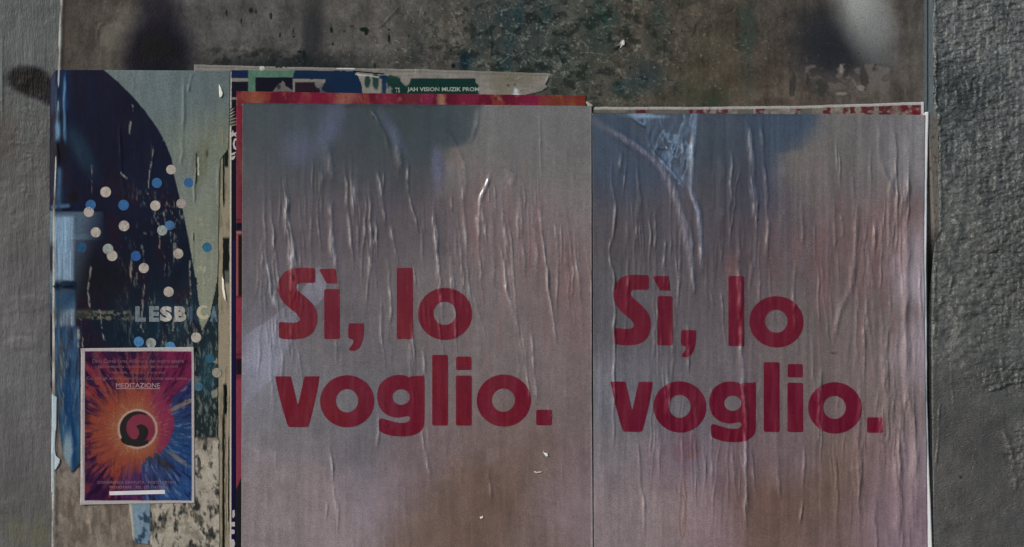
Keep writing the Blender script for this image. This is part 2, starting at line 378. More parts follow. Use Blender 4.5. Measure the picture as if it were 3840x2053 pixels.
    c = mix(c, (126, 130, 118), .75 * np.clip(v1, 0, 1) * ckm * ss(-.2, .2, fbm(x, y, 40, 40, 3, 94)))
    c = mix(c, (112, 114, 102), .55 * np.clip(v2, 0, 1) * ckm * ss(.0, .3, fbm(x, y, 70, 60, 3, 95)))
    c = mix(c, (28, 33, 30), .6 * ss(.1, .3, fbm(x, y, 34, 24, 4, 96, .6)) * ckm)
    # chips of pale plaster
    ch = ss(.52, .6, fbm(x, y, 11, 9, 3, 90)) * ell(x, y, 2000, 200, 900, 260, .5)
    c = mix(c, (132, 130, 118), .55 * ch)
    c = mix(c, (36, 36, 32), .6 * ss(.50, .6, fbm(x, y, 13, 17, 4, 91)) * ell(x, y, 1900, 200, 1300, 260, .5))
    c = mix(c, (170, 170, 160), .9 * ell(x, y, 2333, 162, 8, 15, .3, .3, 92, .5))
    return alb(c)
xp = dense(0, [(3480, 3.75)])
Xp = PL(YS)[:, None] + (3480 - PL(YS)[:, None]) * (xp / 3480)[None, :]
yr = dense(-1500, [(-40, 60), (450, 3.4), (1500, 30), (2095, 3.8), (3830, 80)])
Xp = PL(yr)[:, None] + (3478 - PL(yr)[:, None]) * (xp / 3480)[None, :]
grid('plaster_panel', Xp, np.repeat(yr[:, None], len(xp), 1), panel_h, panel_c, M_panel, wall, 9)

XR = I((-1600, 3500), (0, 3500), (400, 3500), (430, 3516), (860, 3522), (930, 3504), (1200, 3496), (2053, 3503), (3830, 3510))
def joint_h(x, y):
    return -1.2 - 26 * ss(560, 1150, y + (3490 - x) * 18) + fbm(x, y, 10, 30, 3, 101) * .5 * ss(400, 440, y)
def joint_c(x, y):
    c = np.ones(x.shape + (3,)) * np.array((90, 98, 98.)) * (1 + .06 * fbm(x, y, 8, 90, 3, 102))[..., None]
    c = mix(c, (96, 88, 78), ss(415, 450, y) * ss(1000, 900, y) * (.8 + .3 * fbm(x, y, 12, 20, 3, 103)))
    c = mix(c, (60, 48, 44), .7 * ss(.35, .5, fbm(x, y, 7, 9, 2, 104)) * ss(430, 460, y))
    c = mix(c, (40, 44, 46), .7 * np.exp(-((x - 3479) / 4) ** 2))
    return alb(mix(c, (20, 21, 21), ss(820, 1000, y)))  # shade inside the open groove painted dark
xj = np.linspace(0, 1, 16); XJ = 3478.5 + (XR(YS)[:, None] - 3477) * xj[None, :]
grid('joint_filler', XJ, np.repeat(YS[:, None], 16, 1), joint_h, joint_c, M_left, wall, 0)
def right_h(x, y):
    ru = np.clip(ss(1500, 1150, y + fbm(x, y, 120, 160, 3, 111) * 200) , 0, 1)
    hole = ell(x, y, 3600, 1000, 80, 420, .5, .5, 112)          # smoother trowelled patch by the joint
    ru = np.clip(ru * (1 - .75 * hole) + .8 * ell(x, y, 3860, 1700, 80, 150, .6, .4, 113) + .7 * ell(x, y, 3760, 1420, 130, 50, .6, .4, 114), 0.03, 1)
    a = fbm(x + 12 * fbm(x, y, 40, 40, 2, 119), y, 24, 11, 4, 115, .75) * 4.2 + fbm(x, y, 12, 60, 3, 116) * 1.6 + fbm(x, y, 60, 30, 4, 122, .6) * 3.2
    r = np.clip(1 - np.abs(fbm(x, y, 34, 15, 3, 117)) * 4, 0, 1) * .7
    lump = fbm(x, y, 120, 90, 4, 118) * 2.4 + hole * fbm(x, y, 46, 40, 4, 119) * 5
    rim = np.exp(-((x - XR(y) - 8 - 5 * fbm(x, y, 8, 26, 3, 120)) / 5) ** 2) * (1.2 + 1.6 * fbm(x, y, 9, 24, 3, 121)) * ss(1600, 900, y)
    return -1.5 + ru * (a + r) + lump + rim + RR(x, y)
RR = Ridges()
for p, h, w in [([(3505, 180), (3512, 300), (3508, 380), (3535, 420)], 1.6, 3), ([(3575, 1030), (3560, 1110)], 1.5, 5), ([(3565, 800), (3600, 850), (3590, 900)], 2, 8), ([(3520, 1120), (3580, 1170), (3590, 1210)], 2, 5),
                ([(3565, 1350), (3575, 1520)], 1.2, 3), ([(3590, 1340), (3640, 1380)], 1.2, 3), ([(3700, 1470), (3780, 1440), (3860, 1430)], 2, 5), ([(3520, 1330), (3560, 1335)], 1.6, 5),
                ([(3527, 1500), (3520, 1640), (3510, 1760)], 1.2, 3), ([(3760, 1600), (3800, 1720), (3810, 1850)], 1.5, 8), ([(3560, 900), (3640, 890), (3690, 905)], 1.5, 4)]:
    RR.add(p, h, w, .15)
def right_c(x, y):
    c = rbf(x, y, [(3600, 60, (84, 86, 82), 150), (3800, 200, (90, 92, 88), 160), (3560, 420, (62, 66, 63), 90), (3750, 600, (80, 82, 78), 150), (3560, 900, (84, 85, 79), 120), (3780, 950, (76, 76, 72), 130),
                   (3600, 1250, (80, 80, 75), 140), (3800, 1350, (80, 81, 76), 130), (3600, 1600, (72, 70, 66), 160), (3700, 1950, (76, 74, 70), 180)])
    c = c * (1 + .2 * fbm(x, y, 70, 90, 4, 131) + .30 * fbm(x, y, 16, 9, 3, 132) * ss(1500, 1200, y) + .08 * fbm(x, y, 10, 80, 2, 134))[..., None]
    c = mix(c, (40, 44, 44), .5 * ell(x, y, 3640, 330, 130, 90, .7, .5, 133))
    c = mix(c, (34, 32, 34), .9 * ell(x, y, 3603, 1790, 7, 5, .5))
    return alb(c)
xr = dense(0, [(380, 3.3), (3200, 70)])
XX = XR(YS)[:, None] + xr[None, :]
grid('rough_render', XX, np.repeat(YS[:, None], len(xr), 1), right_h, right_c, M_right, wall, 27)

# pavement below the frame
def slab(name, x0, x1, y0, y1, z0, z1, m, parent, bev=.004):
    bm = bmesh.new(); bmesh.ops.create_cube(bm, size=1)
    for v in bm.verts: v.co = ((x0 + x1) / 2 + v.co.x * (x1 - x0), (y0 + y1) / 2 + v.co.y * (y1 - y0), (z0 + z1) / 2 + v.co.z * (z1 - z0))
    bmesh.ops.bevel(bm, geom=bm.edges[:], offset=bev, segments=1, affect='EDGES')
    me = bpy.data.meshes.new(name); bm.to_mesh(me); bm.free(); me.materials.append(m)
    o = bpy.data.objects.new(name, me); scene.collection.objects.link(o)
    if parent: o.parent = parent
    return o
M_pave = material('pavement_stone', rough=.8, grain=.25, gscale=30, bump=.4, bscale=(60, 60, 60), bdist=.003, spec=.3, color=(.16, .155, .145))
M_street = material('street_asphalt', rough=.9, grain=.3, gscale=90, bump=.5, bscale=(90, 90, 90), bdist=.004, spec=.3, color=(.05, .05, .05))
tag(slab('street', -60, 60, -60, .2, -.35, -.12, M_street, None), kind='structure')
tag(slab('pavement', -8, 8, -2.2, .05, -.3, 0, M_pave, None), kind='structure')

# ------------------------------------------------------------------ cream and green poster (oldest layer, its top edge and left margin show)
g = thing('torn_music_poster', 'old torn cream and green music poster whose top edge shows above the red strip', 'poster', 900, 2100)
G_T = lambda x: np.interp(x, [728, 1000, 1330, 1600, 2072], [243, 250, 257, 262, 276]) + 1.6 * fbm(x, x * 0, 22, 9, 3, 201)
def G_R(y):
    e = np.interp(y, [240, 278, 300, 318, 326, 343, 360, 375, 390, 440, 470], [2072, 2071, 2058, 2042, 2052, 2032, 1955, 1850, 1700, 1300, 960])
    return e + 5 * fbm(y, y * 0, 9, 9, 3, 202) * (y < 400)
RG = Ridges()
for p, h, w in [([(1340, 272), (1440, 284), (1560, 280)], .5, 3), ([(2000, 345), (1960, 335), (1930, 352)], .8, 3), ([(1565, 262), (1562, 280)], .6, 2.5), ([(1575, 262), (1571, 280)], .6, 2.5),
                ([(983, 250), (986, 262)], .8, 4), ([(820, 300), (838, 500), (836, 800)], .5, 5), ([(2060, 282), (2048, 310)], .7, 3), ([(1645, 300), (1642, 350)], .4, 3),
                ([(846, 1380), (842, 1700), (850, 2050)], .7, 3), ([(858, 1390), (856, 2050)], .5, 2.5), ([(1900, 285), (1930, 300), (1960, 290)], .5, 4)]:
    RG.add(p, h, w, .1)
def g_h(x, y): return .55 + .18 * fbm(x, y, 60, 60, 3, 203) + RG(x, y)
def g_c(x, y):
    c = np.ones(x.shape + (3,)) * np.array((118, 113, 104.)) * (1 + .10 * fbm(x, y, 50, 14, 4, 204) + .06 * fbm(x, y, 8, 60, 3, 205))[..., None]
    c = mix(c, (88, 88, 84), .5 * np.exp(-((y - G_T(x) - 9) / 3) ** 2))
    c = mix(c, (96, 92, 76), .5 * ell(x, y, 1880, 310, 40, 60, .6, .4, 206) + .5 * ell(x, y, 1960, 290, 60, 30, .6, .5, 206))
    w = 2.5 * fbm(x, y, 12, 12, 3, 207); xw, yw = x + w, y + w
    # margin and the strip left of the big poster
    col = rect(x, y, 700, 300, 864, 2300, 3)
    c = mix(c, (134, 122, 100), col * (.9 + .15 * fbm(x, y, 12, 90, 3, 208)))
    c = mix(c, (112, 112, 92), .6 * col * ss(1000, 500, y))
    c = mix(c, (96, 92, 74), .6 * col * ss(.1, .5, fbm(x, y, 14, 60, 4, 209)))
    dk = (26, 29, 27)
    for (a, b, d, e) in [(836, 572, 842, 770), (843, 560, 856, 630), (836, 888, 860, 1058), (838, 1440, 852, 1560), (834, 1560, 843, 2110), (856, 1640, 860, 1960)]:
        c = mix(c, dk, rect(xw, yw, a, b, d, e, 1.5))
    c = mix(c, (92, 94, 86), .8 * rect(xw, yw, 843, 1020, 860, 1058, 1.5))
    c = mix(c, (180, 175, 158), .9 * rect(x, yw, 862.5, 270, 868, 2300, 1.0))
    # printed blocks
    nv, dn = (20, 34, 60), (19, 21, 32)
    c = mix(c, nv, rect(x, y, 868, 264, 931, 294, 1.2))
    c = mix(c, dn, rect(x, y, 868, 307, 931, 2300, 1.2))
    c = mix(c, (34, 28, 56), .7 * rect(x, y, 868, 900, 889, 2300, 1.2))
    c = mix(c, (110, 106, 104), rect(x, y, 868, 366, 890, 375, 1))
    gr = np.array((74, 104, 86.)); gv = (1 + .14 * fbm(x, y, 16, 30, 3, 210))[..., None]
    gm = np.clip(rect(x, y, 931, 265, 1106 - (y - 265) * .25, 292, 1.2) + rect(x, y, 931, 265, 958, 360, 1.2), 0, 1)[..., None]
    c = c * (1 - gm) + gr * gv * gm
    c = mix(c, dn, rect(x, y, 958, 291, 1102, 360, 1.2))
    c = mix(c, (112, 108, 102), rect(x, y, 1098, 296, 1215, 360, 1.2))
    pk = np.clip(inpoly(xw, yw, [(1024, 345), (1036, 325), (1052, 312), (1060, 303), (1068, 312), (1072, 325), (1088, 332), (1100, 345)]).astype(float), 0, 1)
    c = mix(c, (98, 94, 88), pk * .9)
    c = mix(c, (40, 42, 38), .8 * pk * ell(x, y, 1046, 327, 8, 9, .4, .3, 211))
    nb = inpoly(x, y, [(1106, 264), (1332, 267), (1345, 290), (1356, 318), (1360, 352), (1230, 352), (1205, 335), (1222, 300), (1098, 296)]).astype(float)
    c = mix(c, (19, 38, 58), nb)
    c = mix(c, (36, 27, 34), rect(x, y, 1106, 309, 1200, 360, 1.2))
    c = mix(c, (108, 104, 98), .9 * ell(xw, yw, 1194, 316, 13, 16, .3, .3, 212))
    c = mix(c, (30, 34, 48), .7 * ell(x, y, 1225, 335, 26, 20, .5, .5, 213))
    # dark green band with the printed line
    gb = rect(xw, y, 1452, 295, 1783 - (y - 295) * .0 + 12 * fbm(x, y, 9, 14, 3, 214), 360, 1.2)
    c = mix(c, (25, 47, 42), gb)
    c = mix(c, (25, 47, 42), .95 * rect(x, y, 1480, 318, 1795, 360, 1.5))
    for (cx, cy, rx, ry) in [(1378, 305, 10, 24), (1408, 305, 12, 30), (1470, 300, 30, 16), (1490, 322, 12, 12)]:
        c = mix(c, (28, 50, 44), .9 * ell(xw, yw, cx, cy, rx, ry, .25, .3, 215))
    c = mix(c, (26, 44, 66), .95 * rect(xw * 1, yw, 1432, 285, 1449, 356, 2) + .9 * ell(xw, yw, 1438, 290, 20, 7, .3, .2, 216))
    c = mix(c, (124, 118, 108), .95 * ell(xw, yw, 1522, 302, 18, 18, .2, .4, 217))
    c = mix(c, (124, 118, 108), .8 * ell(xw, yw, 1460, 340, 12, 16, .3, .5, 218))
    c = mix(c, (12, 12, 13), .95 * rect(xw, y - (x - 1330) * .09, 1325, 266, 1440, 271, 1.2))
    c = mix(c, (185, 185, 178), .9 * rect(x, y - (x - 1260) * .03, 1262, 253, 1330, 259, 2) + .8 * rect(xw, yw - (x - 1330) * .12, 1332, 276, 1420, 281, 2))
    c = mix(c, (190, 190, 180), .8 * ell(x, y, 983, 256, 10, 9, .4, .3, 219))
    c = mix(c, (178, 186, 182), .8 * ell(xw, yw, 1935, 345, 9, 14, .4, .4, 220) + .6 * rect(x, yw, 1920, 352, 1950, 358, 2))
    c = mix(c, (40, 34, 30), .8 * (ell(x, y, 1906, 321, 4, 4, .4) + ell(x, y, 1930, 318, 4, 3, .4)))
    return alb(c)
vq = np.concatenate([np.linspace(0, .085, 60), np.linspace(.085, 1, 150)[1:]])
X, Y = coons(lambda y: 728 + 0 * y, G_R, G_T, lambda x: 2110 + 0 * x, 420, 0, vq)
grid('paper_sheet', X, Y, g_h, g_c, M_print, g)
poly_mesh('text_line', None, g_h, solid((128, 138, 122), .25, 5), M_dot, g, 12, 50, .3, raw=text_bm('TS', 1482, 330, 1500, 348, .02))
poly_mesh('text_line', None, g_h, solid((132, 142, 126), .2, 6), M_dot, g, 12, 50, .3, raw=text_bm('JAH VISION MUZIK PROM', 1527, 328, 1797, 348, .025))
# white letter fragments in the dark margin strip
for lp in ([(868, 500), (874, 488), (877, 500), (888, 496), (884, 508), (889, 514), (876, 510), (868, 516)], [(873, 540), (878, 522), (888, 518), (888, 526), (882, 530), (880, 545), (886, 556), (886, 564), (876, 558)],
           [(868, 576), (886, 570), (880, 580), (868, 584)], [(868, 590), (884, 584), (878, 598), (868, 602)],
           [(872, 1915), (880, 1912), (881, 1935), (874, 1945), (871, 1935)], [(868, 1958), (881, 1958), (881, 1975), (868, 1975)], [(868, 1985), (880, 1988), (880, 2002), (868, 2004)],
           [(868, 2022), (878, 2024), (882, 2040), (876, 2058), (868, 2058)]):
    poly_mesh('printed_letter_fragment', [lp], g_h, solid((158, 152, 148), .1), M_dot, g, 8, 20, .25)

# ------------------------------------------------------------------ red strip poster under the big left one
r = thing('red_collage_poster', 'crimson and orange poster peeking out as a thin strip above the left slogan poster', 'poster', 1540, 2100)
def r_h(x, y): return 1.35 + .14 * fbm(x, y, 60, 90, 3, 221) + RRd(x, y)
RRd = Ridges()
for xx in (1795, 1940, 1585, 1290, 2025): RRd.add([(xx, 355), (xx + 6, 400)], .5, 3)
def r_c(x, y):
    c = np.ones(x.shape + (3,)) * np.array((84, 28, 40.))
    a = fbm(x, y, 26, 60, 4, 231, .6); b = fbm(x, y, 40, 40, 4, 232, .6)
    c = mix(c, (116, 52, 46), .8 * ss(.0, .3, a)); c = mix(c, (84, 24, 40), .7 * ss(.1, .45, -a)); c = mix(c, (112, 84, 60), .75 * ss(.18, .4, b))
    for (cx, rx, col, k) in [(950, 40, (132, 84, 58), .6), (1290, 50, (138, 94, 74), .7), (1180, 60, (110, 30, 48), .8), (1600, 26, (112, 40, 68), .7), (1460, 40, (112, 42, 58), .6), (1545, 26, (92, 44, 48), .7), (1655, 14, (140, 110, 82), .8), (1760, 40, (120, 42, 64), .5), (1990, 60, (116, 36, 62), .6)]:
        c = mix(c, col, k * ell(x, y, cx, 372, rx, 40, .6, .5, 233))
    c = mix(c, (112, 66, 44), .9 * ss(2010, 2040, x) * (.75 + .5 * a)); c = mix(c, (104, 42, 34), .7 * ss(2150, 2170, x)); c = mix(c, (96, 44, 36), .6 * ell(x, y, 2095, 385, 10, 18, .4, .5, 234))
    L = ss(912, 904, x) * ss(396, 420, y)
    c = mix(c, (98, 46, 54), L * (.8 + .3 * fbm(x, y, 20, 120, 3, 235)))
    c = mix(c, (112, 34, 50), L * ss(560, 420, y))
    for (y0, y1, col) in [(824, 828, (70, 26, 36)), (836, 866, (24, 22, 34)), (866, 878, (140, 96, 90)), (880, 1112, (30, 26, 24)), (1112, 1118, (80, 28, 36)), (1118, 1245, (116, 44, 54)), (1325, 1331, (80, 28, 36)), (1345, 1405, (34, 26, 30))]:
        c = mix(c, col, L * rect(x, y, 880, y0, 920, y1, 1.5))
    c = mix(c, (128, 70, 66), L * rect(x, y, 880, 880, 894, 1112, 1.5))
    c = mix(c, (120, 54, 64), L * rect(x, y, 880, 1425, 920, 1830, 2) * .8)
    c = mix(c, (32, 33, 32), L * ss(-3, 3, (y - 1830) + (x - 887) * 2.2))
    return alb(c)
vq = np.concatenate([np.linspace(0, .04, 26), np.linspace(.04, 1, 260)[1:]])
X, Y = coons(I((344, 887), (2053, 887), (2100, 887)), lambda y: 2197 + 0 * y, I((887, 343), (1300, 350), (2197, 359)), lambda x: 2108 + 0 * x, 380, 0, vq)
grid('paper_sheet', X, Y, r_h, r_c, M_print, r)

# ------------------------------------------------------------------ poster behind the right one
k = thing('white_bordered_poster', 'cream and crimson poster with white border, a sliver showing above the right slogan poster', 'poster', 2850, 2100)
K_T = lambda x: np.interp(x, [2225, 2600, 3000, 3466], [402, 402, 398, 383]) + 1.0 * fbm(x, x * 0, 30, 9, 2, 241)
def k_h(x, y): return .6 + .16 * fbm(x, y, 60, 60, 3, 242) + RK(x, y)
RK = Ridges()
for xx in (2350, 2358, 2415, 2428, 2645, 2655, 2960): RK.add([(xx, 395), (xx + 4, 425)], .7, 2.5)
def k_c(x, y):
    t = K_T(x); c = np.ones(x.shape + (3,)) * np.array((112, 104, 92.)) * (1 + .2 * fbm(x, y, 22, 16, 3, 243))[..., None]
    c = mix(c, (72, 68, 60), .8 * ss(2700, 2500, x) * (.6 + .4 * fbm(x, y, 30, 12, 3, 244)))
    for (a, b) in [(2385, 2425), (2585, 2640), (2650, 2665), (2685, 2730), (2836, 2864), (2880, 2890), (2985, 3005), (3085, 3125), (3160, 3178), (3185, 3205), (3228, 3275), (3290, 3345), (3375, 3405), (3420, 3460)]:
        c = mix(c, (72, 26, 34), .8 * ss(-.4, .1, fbm(x, y, 14, 10, 3, 250)) * rect(x + 9 * fbm(x, y, 8, 8, 3, 245), y, a, 380, b, 440, 2))
    c = mix(c, (96, 32, 40), .75 * ss(3300, 3440, x) * ss(-.2, .2, fbm(x, y, 16, 16, 3, 246)))
    for (a, b) in [(2540, 2575), (2765, 2825), (3000, 3045)]:
        c = mix(c, (84, 82, 72), .8 * rect(x, y, a, 408, b, 440, 1.5))
    c = mix(c, (150, 148, 142), ss(11, 8, y - t) * (.9 + .1 * fbm(x, y, 20, 8, 2, 247)))
    c = mix(c, (178, 178, 172), ss(3452, 3455, x) + .4 * ss(3000, 3400, x) * ss(11, 8, y - t))
    return alb(c)
X, Y = coons(lambda y: 2226 + 0 * y, lambda y: 3465 + 0 * y, K_T, lambda x: 2108 + 0 * x, 420, 0, np.concatenate([np.linspace(0, .035, 22), np.linspace(.035, 1, 60)[1:]]))
grid('paper_sheet', X, Y, k_h, k_c, M_print, k)
k2 = thing('blank_white_sheet', 'blank white paper backing, a thin lifting edge right of the right slogan poster', 'paper', 3470, 2100)
X, Y = coons(lambda y: 3380 + 0 * y, lambda y: np.interp(y, [420, 700, 1000, 1500, 1700, 2053, 2110], [3482, 3476, 3473, 3476, 3481, 3495, 3497]) + 1.0 * fbm(y, y * 0, 60, 9, 3, 248),
             lambda x: np.interp(x, [3380, 3461, 3466, 3482], [444, 440, 422, 420]), lambda x: 2108 + 0 * x, 24, 420)
grid('paper_sheet', X, Y, lambda x, y: .95 + .2 * fbm(x, y, 50, 90, 3, 249) + 1.2 * ss(3465, 3495, x) * ss(1400, 2000, y), solid((228, 232, 228), .05), M_paper, k2, .35)

# ------------------------------------------------------------------ blue poster
b = thing('blue_portrait_poster', 'weathered dark blue poster with pale and blue dots and the letters LESB, torn below', 'poster', 500, 2100)
RB = Ridges()
for p, h, w in [([(217, 300), (214, 450), (216, 620)], .9, 4), ([(247, 262), (245, 400), (242, 530)], .9, 4), ([(216, 640), (212, 900), (214, 1400)], .5, 5), ([(190, 300), (187, 800), (190, 1500)], .6, 4),
                ([(482, 266), (495, 300), (502, 345)], .8, 4), ([(688, 266), (692, 400), (684, 520), (680, 640)], .9, 5), ([(724, 275), (712, 310), (708, 350)], 1.0, 4), ([(205, 778), (240, 784), (272, 778)], .7, 4), ([(190, 1076), (280, 1070)], .7, 6),
                ([(738, 580), (735, 660), (728, 770)], 1.1, 3), ([(727, 860), (724, 960), (727, 1000)], .9, 3), ([(820, 600), (818, 800)], .6, 4), ([(560, 530), (575, 560), (560, 700)], .4, 3),
                ([(450, 450), (458, 650), (470, 760)], .35, 5), ([(270, 480), (300, 560), (335, 680)], .3, 12), ([(835, 320), (838, 360)], .9, 6), ([(296, 1250), (298, 1380), (302, 1480)], .8, 4),
                ([(340, 1250), (336, 1300)], .4, 3), ([(230, 1500), (262, 1600), (280, 1740)], .9, 9), ([(515, 1920), (530, 1980), (520, 2030)], .8, 6), ([(545, 1900), (540, 1980)], .6, 5), ([(282, 800), (284, 1000)], .4, 4)]:
    RB.add(p, h, w, .15)
def b_h(x, y):
    z = 1.15 + .22 * fbm(x, y, 50, 160, 3, 251) + .07 * fbm(x, y, 9, 26, 2, 252) + RB(x, y)
    z = z - 4.2 * np.clip((214 - x) / 28, 0, 1) ** 2
    return z + 1.1 * ss(1690, 1775, y) * rect(x, y, 180, 1600, 312, 1800, 6)
SIL = [(389, 262), (446, 311), (495, 360), (540, 412), (585, 473), (617, 527), (644, 594), (653, 653), (671, 729), (689, 800), (702, 867), (725, 993), (743, 1105), (752, 1165), (758, 1196)]
silx = lambda y: np.interp(y, [p[1] for p in SIL], [p[0] for p in SIL])
def b_c(x, y):
    st = fbm(x, y, 9, 90, 3, 261); w = 2.5 * fbm(x, y, 10, 16, 3, 262)
    bg_ = rbf(x, y, [(450, 280, (96, 105, 102), 120), (620, 330, (90, 102, 102), 120), (780, 300, (84, 93, 92), 80), (780, 600, (104, 108, 92), 110), (690, 650, (100, 110, 109), 70), (780, 850, (112, 116, 102), 110), (770, 1080, (122, 124, 106), 90)])
    bg_ = bg_ * (1 + .07 * st + .05 * fbm(x, y, 40, 80, 3, 263))[..., None]
    bg_ = mix(bg_, (84, 86, 62), .5 * ell(x, y, 750, 620, 22, 70, .6, .5, 264) + .4 * ell(x, y, 775, 560, 12, 30, .6, .5, 264))
    bg_ = mix(bg_, (60, 62, 46), .8 * ell(x + w, y, 778, 578, 5, 14, .4))
    dk = rbf(x, y, [(300, 330, (14, 25, 40), 110), (450, 500, (16, 25, 39), 120), (600, 700, (22, 28, 42), 90), (400, 800, (23, 26, 42), 110), (560, 950, (24, 29, 40), 110), (400, 1050, (26, 24, 28), 90), (500, 1230, (26, 38, 48), 90), (700, 1220, (28, 42, 50), 80), (360, 1250, (24, 30, 42), 80), (780, 1450, (34, 42, 42), 120)])
    dk = dk * (1 + .10 * fbm(x, y, 40, 90, 3, 265))[..., None]
    dk = mix(dk, (38, 24, 34), .5 * ss(.1, .5, fbm(x, y, 60, 90, 3, 266)) * ss(500, 700, y))
    # pale blue print down the left of the portrait; glossy streaks painted in
    def blue(m, col): 
        nonlocal dk; dk = mix(dk, col, m)
    v = (.75 + .5 * fbm(x, y, 5, 120, 3, 267))
    blue(.75 * rect(x, y, 188, 262, 262, 420, 16) * v, (20, 46, 76))
    blue(.85 * np.exp(-((x - 217) / 6) ** 2) * ss(340, 420, y) * ss(560, 500, y) * v, (120, 144, 156))  # glossy streak on the left fold, painted as colour
    blue(.9 * np.exp(-((x - 218) / 9) ** 2) * ss(440, 480, y) * ss(545, 520, y), (110, 152, 180))
    blue(.85 * np.exp(-((x - 244) / 5.5) ** 2) * ss(265, 330, y) * ss(560, 510, y) * v, (104, 146, 178))  # second glossy streak, painted the same way
    blue(.7 * np.exp(-((x - 222) / 12) ** 2) * rect(x, y, 190, 630, 270, 770, 12) * v, (76, 112, 138))
    blue(.8 * rect(x, y + (x - 190) * .1, 190, 772, 262, 785, 4), (66, 98, 122))
    blue(.6 * ell(x, y, 225, 560, 24, 50, .4, .3, 268), (10, 13, 22))
    blue(.35 * ell(x, y, 310, 570, 30, 100, .7, .2, 269, -.45), (58, 78, 90))
    blue(.75 * rect(x, y, 185, 795, 388, 900, 4) * ss(430, 300, x + (y - 795) * .25), (84, 104, 118))
    blue(.6 * rect(x, y, 185, 880, 380, 1180, 8) * ss(390, 290, x + (y - 880) * .3), (78, 96, 108))
    blue(.92 * rect(x, y, 204, 812, 276, 1055, 8) * v, (134, 160, 178))
    blue(.9 * rect(x, y, 200, 1100, 282, 1225, 9) * v * ss(0, 60, y - 1180 + (x - 190) * .9), (126, 146, 156))
    blue(.7 * rect(x, y, 192, 1090, 282, 1160, 6) * v, (40, 70, 98))
    blue(.92 * rect(x, y + 5 * np.sin((x - 190) * .03), 188, 1058, 288, 1088, 5), (20, 30, 44))
    blue(.8 * rect(x, y, 205, 1225, 300, 1800, 8) * (.6 + .8 * fbm(x, y, 10, 60, 4, 270)), (62, 98, 130))
    blue(.7 * rect(x, y, 215, 1270, 240, 1560, 8) * ss(-.1, .3, fbm(x, y, 8, 30, 4, 271)), (70, 72, 70))
    blue(.8 * ell(x, y, 268, 1600, 20, 190, .5, .3, 272, -.1), (26, 56, 92))
    blue(.85 * ell(x, y, 255, 1690, 16, 70, .5, .4, 273), (120, 136, 142))
    blue(.7 * rect(x, y, 185, 790, 202, 1100, 3), (92, 112, 118))
    blue(.8 * ell(x, y, 192, 970, 9, 60, .4, .3, 272), (14, 18, 28))
    blue(.8 * ell(x, y, 275, 740, 16, 16, .5), (8, 10, 18))
    # rubbed-through scratches
    sc = ss(.18, .42, fbm(x, y, 6, 26, 3, 274, .7)) * ss(.0, .3, fbm(x, y, 60, 110, 3, 275)) * ss(640, 820, y) * ss(400, 560, x)
    sc = sc + .9 * ss(.05, .4, fbm(x, y, 6, 30, 3, 276, .7)) * ss(1060, 1250, y) * ss(620, 700, x)
    sc = sc + .7 * ss(.15, .4, fbm(x, y, 5, 40, 3, 277, .7)) * ss(1230, 1300, y) * ss(330, 230, x)
    dk = mix(dk, (112, 116, 106), .75 * np.clip(sc, 0, 1))
    for pts, ww in [([(577, 555), (572, 590), (562, 640), (555, 730)], 2.5), ([(498, 395), (502, 420)], 3), ([(490, 460), (486, 500)], 4), ([(612, 515), (616, 530)], 4), ([(455, 650), (475, 670)], 4), ([(344, 620), (346, 730)], 1.5), ([(343, 1000), (330, 1090), (338, 1150)], 3.5),
                    ([(375, 1165), (382, 1240), (392, 1275)], 3.5), ([(306, 1200), (312, 1300)], 3), ([(295, 1240), (296, 1300)], 5), ([(540, 1070), (530, 1230)], 3), ([(600, 900), (598, 930)], 3), ([(493, 980), (490, 1045)], 4), ([(625, 760), (612, 820)], 4), ([(712, 980), (716, 1120)], 3), ([(655, 1180), (648, 1240)], 3)]:
        d, t = linedist(x + w, y, pts); dk = mix(dk, (128, 124, 112), .85 * ss(ww + 1, ww - 1.5, d) * ss(-.35, .1, fbm(x, y, 5, 12, 3, 278)))
    rem = rect(x, y + 4 * fbm(x, y, 20, 8, 3, 279), 285, 1166, 505, 1200, 4) * ss(-.15, .15, fbm(x, y, 12, 7, 4, 280, .65))
    dk = mix(dk, (98, 98, 82), .85 * rem)
    dk = mix(dk, (54, 58, 50), .7 * rect(x, y, 285, 1160, 345, 1195, 8))
    dk = mix(dk, (40, 68, 92), .55 * ss(.1, .4, fbm(x, y, 30, 70, 4, 281)) * rect(x, y, 540, 1150, 740, 1320, 20))
    # assemble: silhouette, plain ground, torn wedge
    m = ss(-1.5, 1.5, x + .4 * w - silx(y)) * ss(1200, 1196, y)
    wedge = inpoly(x + w, y, [(740, 1100), (752, 1165), (748, 1190), (757, 1245), (790, 1180), (800, 1120), (818, 1040), (830, 990), (740, 990)]).astype(float)
    m = np.where(y < 1040, m, np.minimum(m, wedge)); m = np.maximum(m, wedge * (y > 1100))
    c = dk * (1 - m[..., None]) + bg_ * m[..., None]
    c = mix(c, (34, 40, 38), .9 * inpoly(x, y, [(818, 990), (830, 990), (830, 1190), (790, 1190), (800, 1130), (814, 1060)]))
    c = mix(c, (52, 66, 76), .8 * inpoly(x + w, y, [(804, 1150), (820, 1140), (820, 1200), (796, 1200)]))
    c = mix(c, (36, 70, 84), .45 * ell(x, y, 780, 1400, 30, 90, .6, .4, 282))
    c = mix(c, (124, 122, 108), .9 * (inpoly(x + w, y + w, [(822, 1340), (806, 1352), (796, 1356), (812, 1364), (822, 1362)]) + inpoly(x + w, y + w, [(824, 1450), (806, 1462), (792, 1466), (798, 1494), (812, 1490), (822, 1480)])))
    c = mix(c, (24, 26, 26), .9 * rect(x + .7 * w, y, 735, 575, 740, 690, 1.2) + .8 * rect(x + .7 * w, y, 725, 875, 729, 905, 1.2))
    c = mix(c, (196, 200, 182), .8 * rect(x + w, y, 741, 590, 746, 660, 1.5))
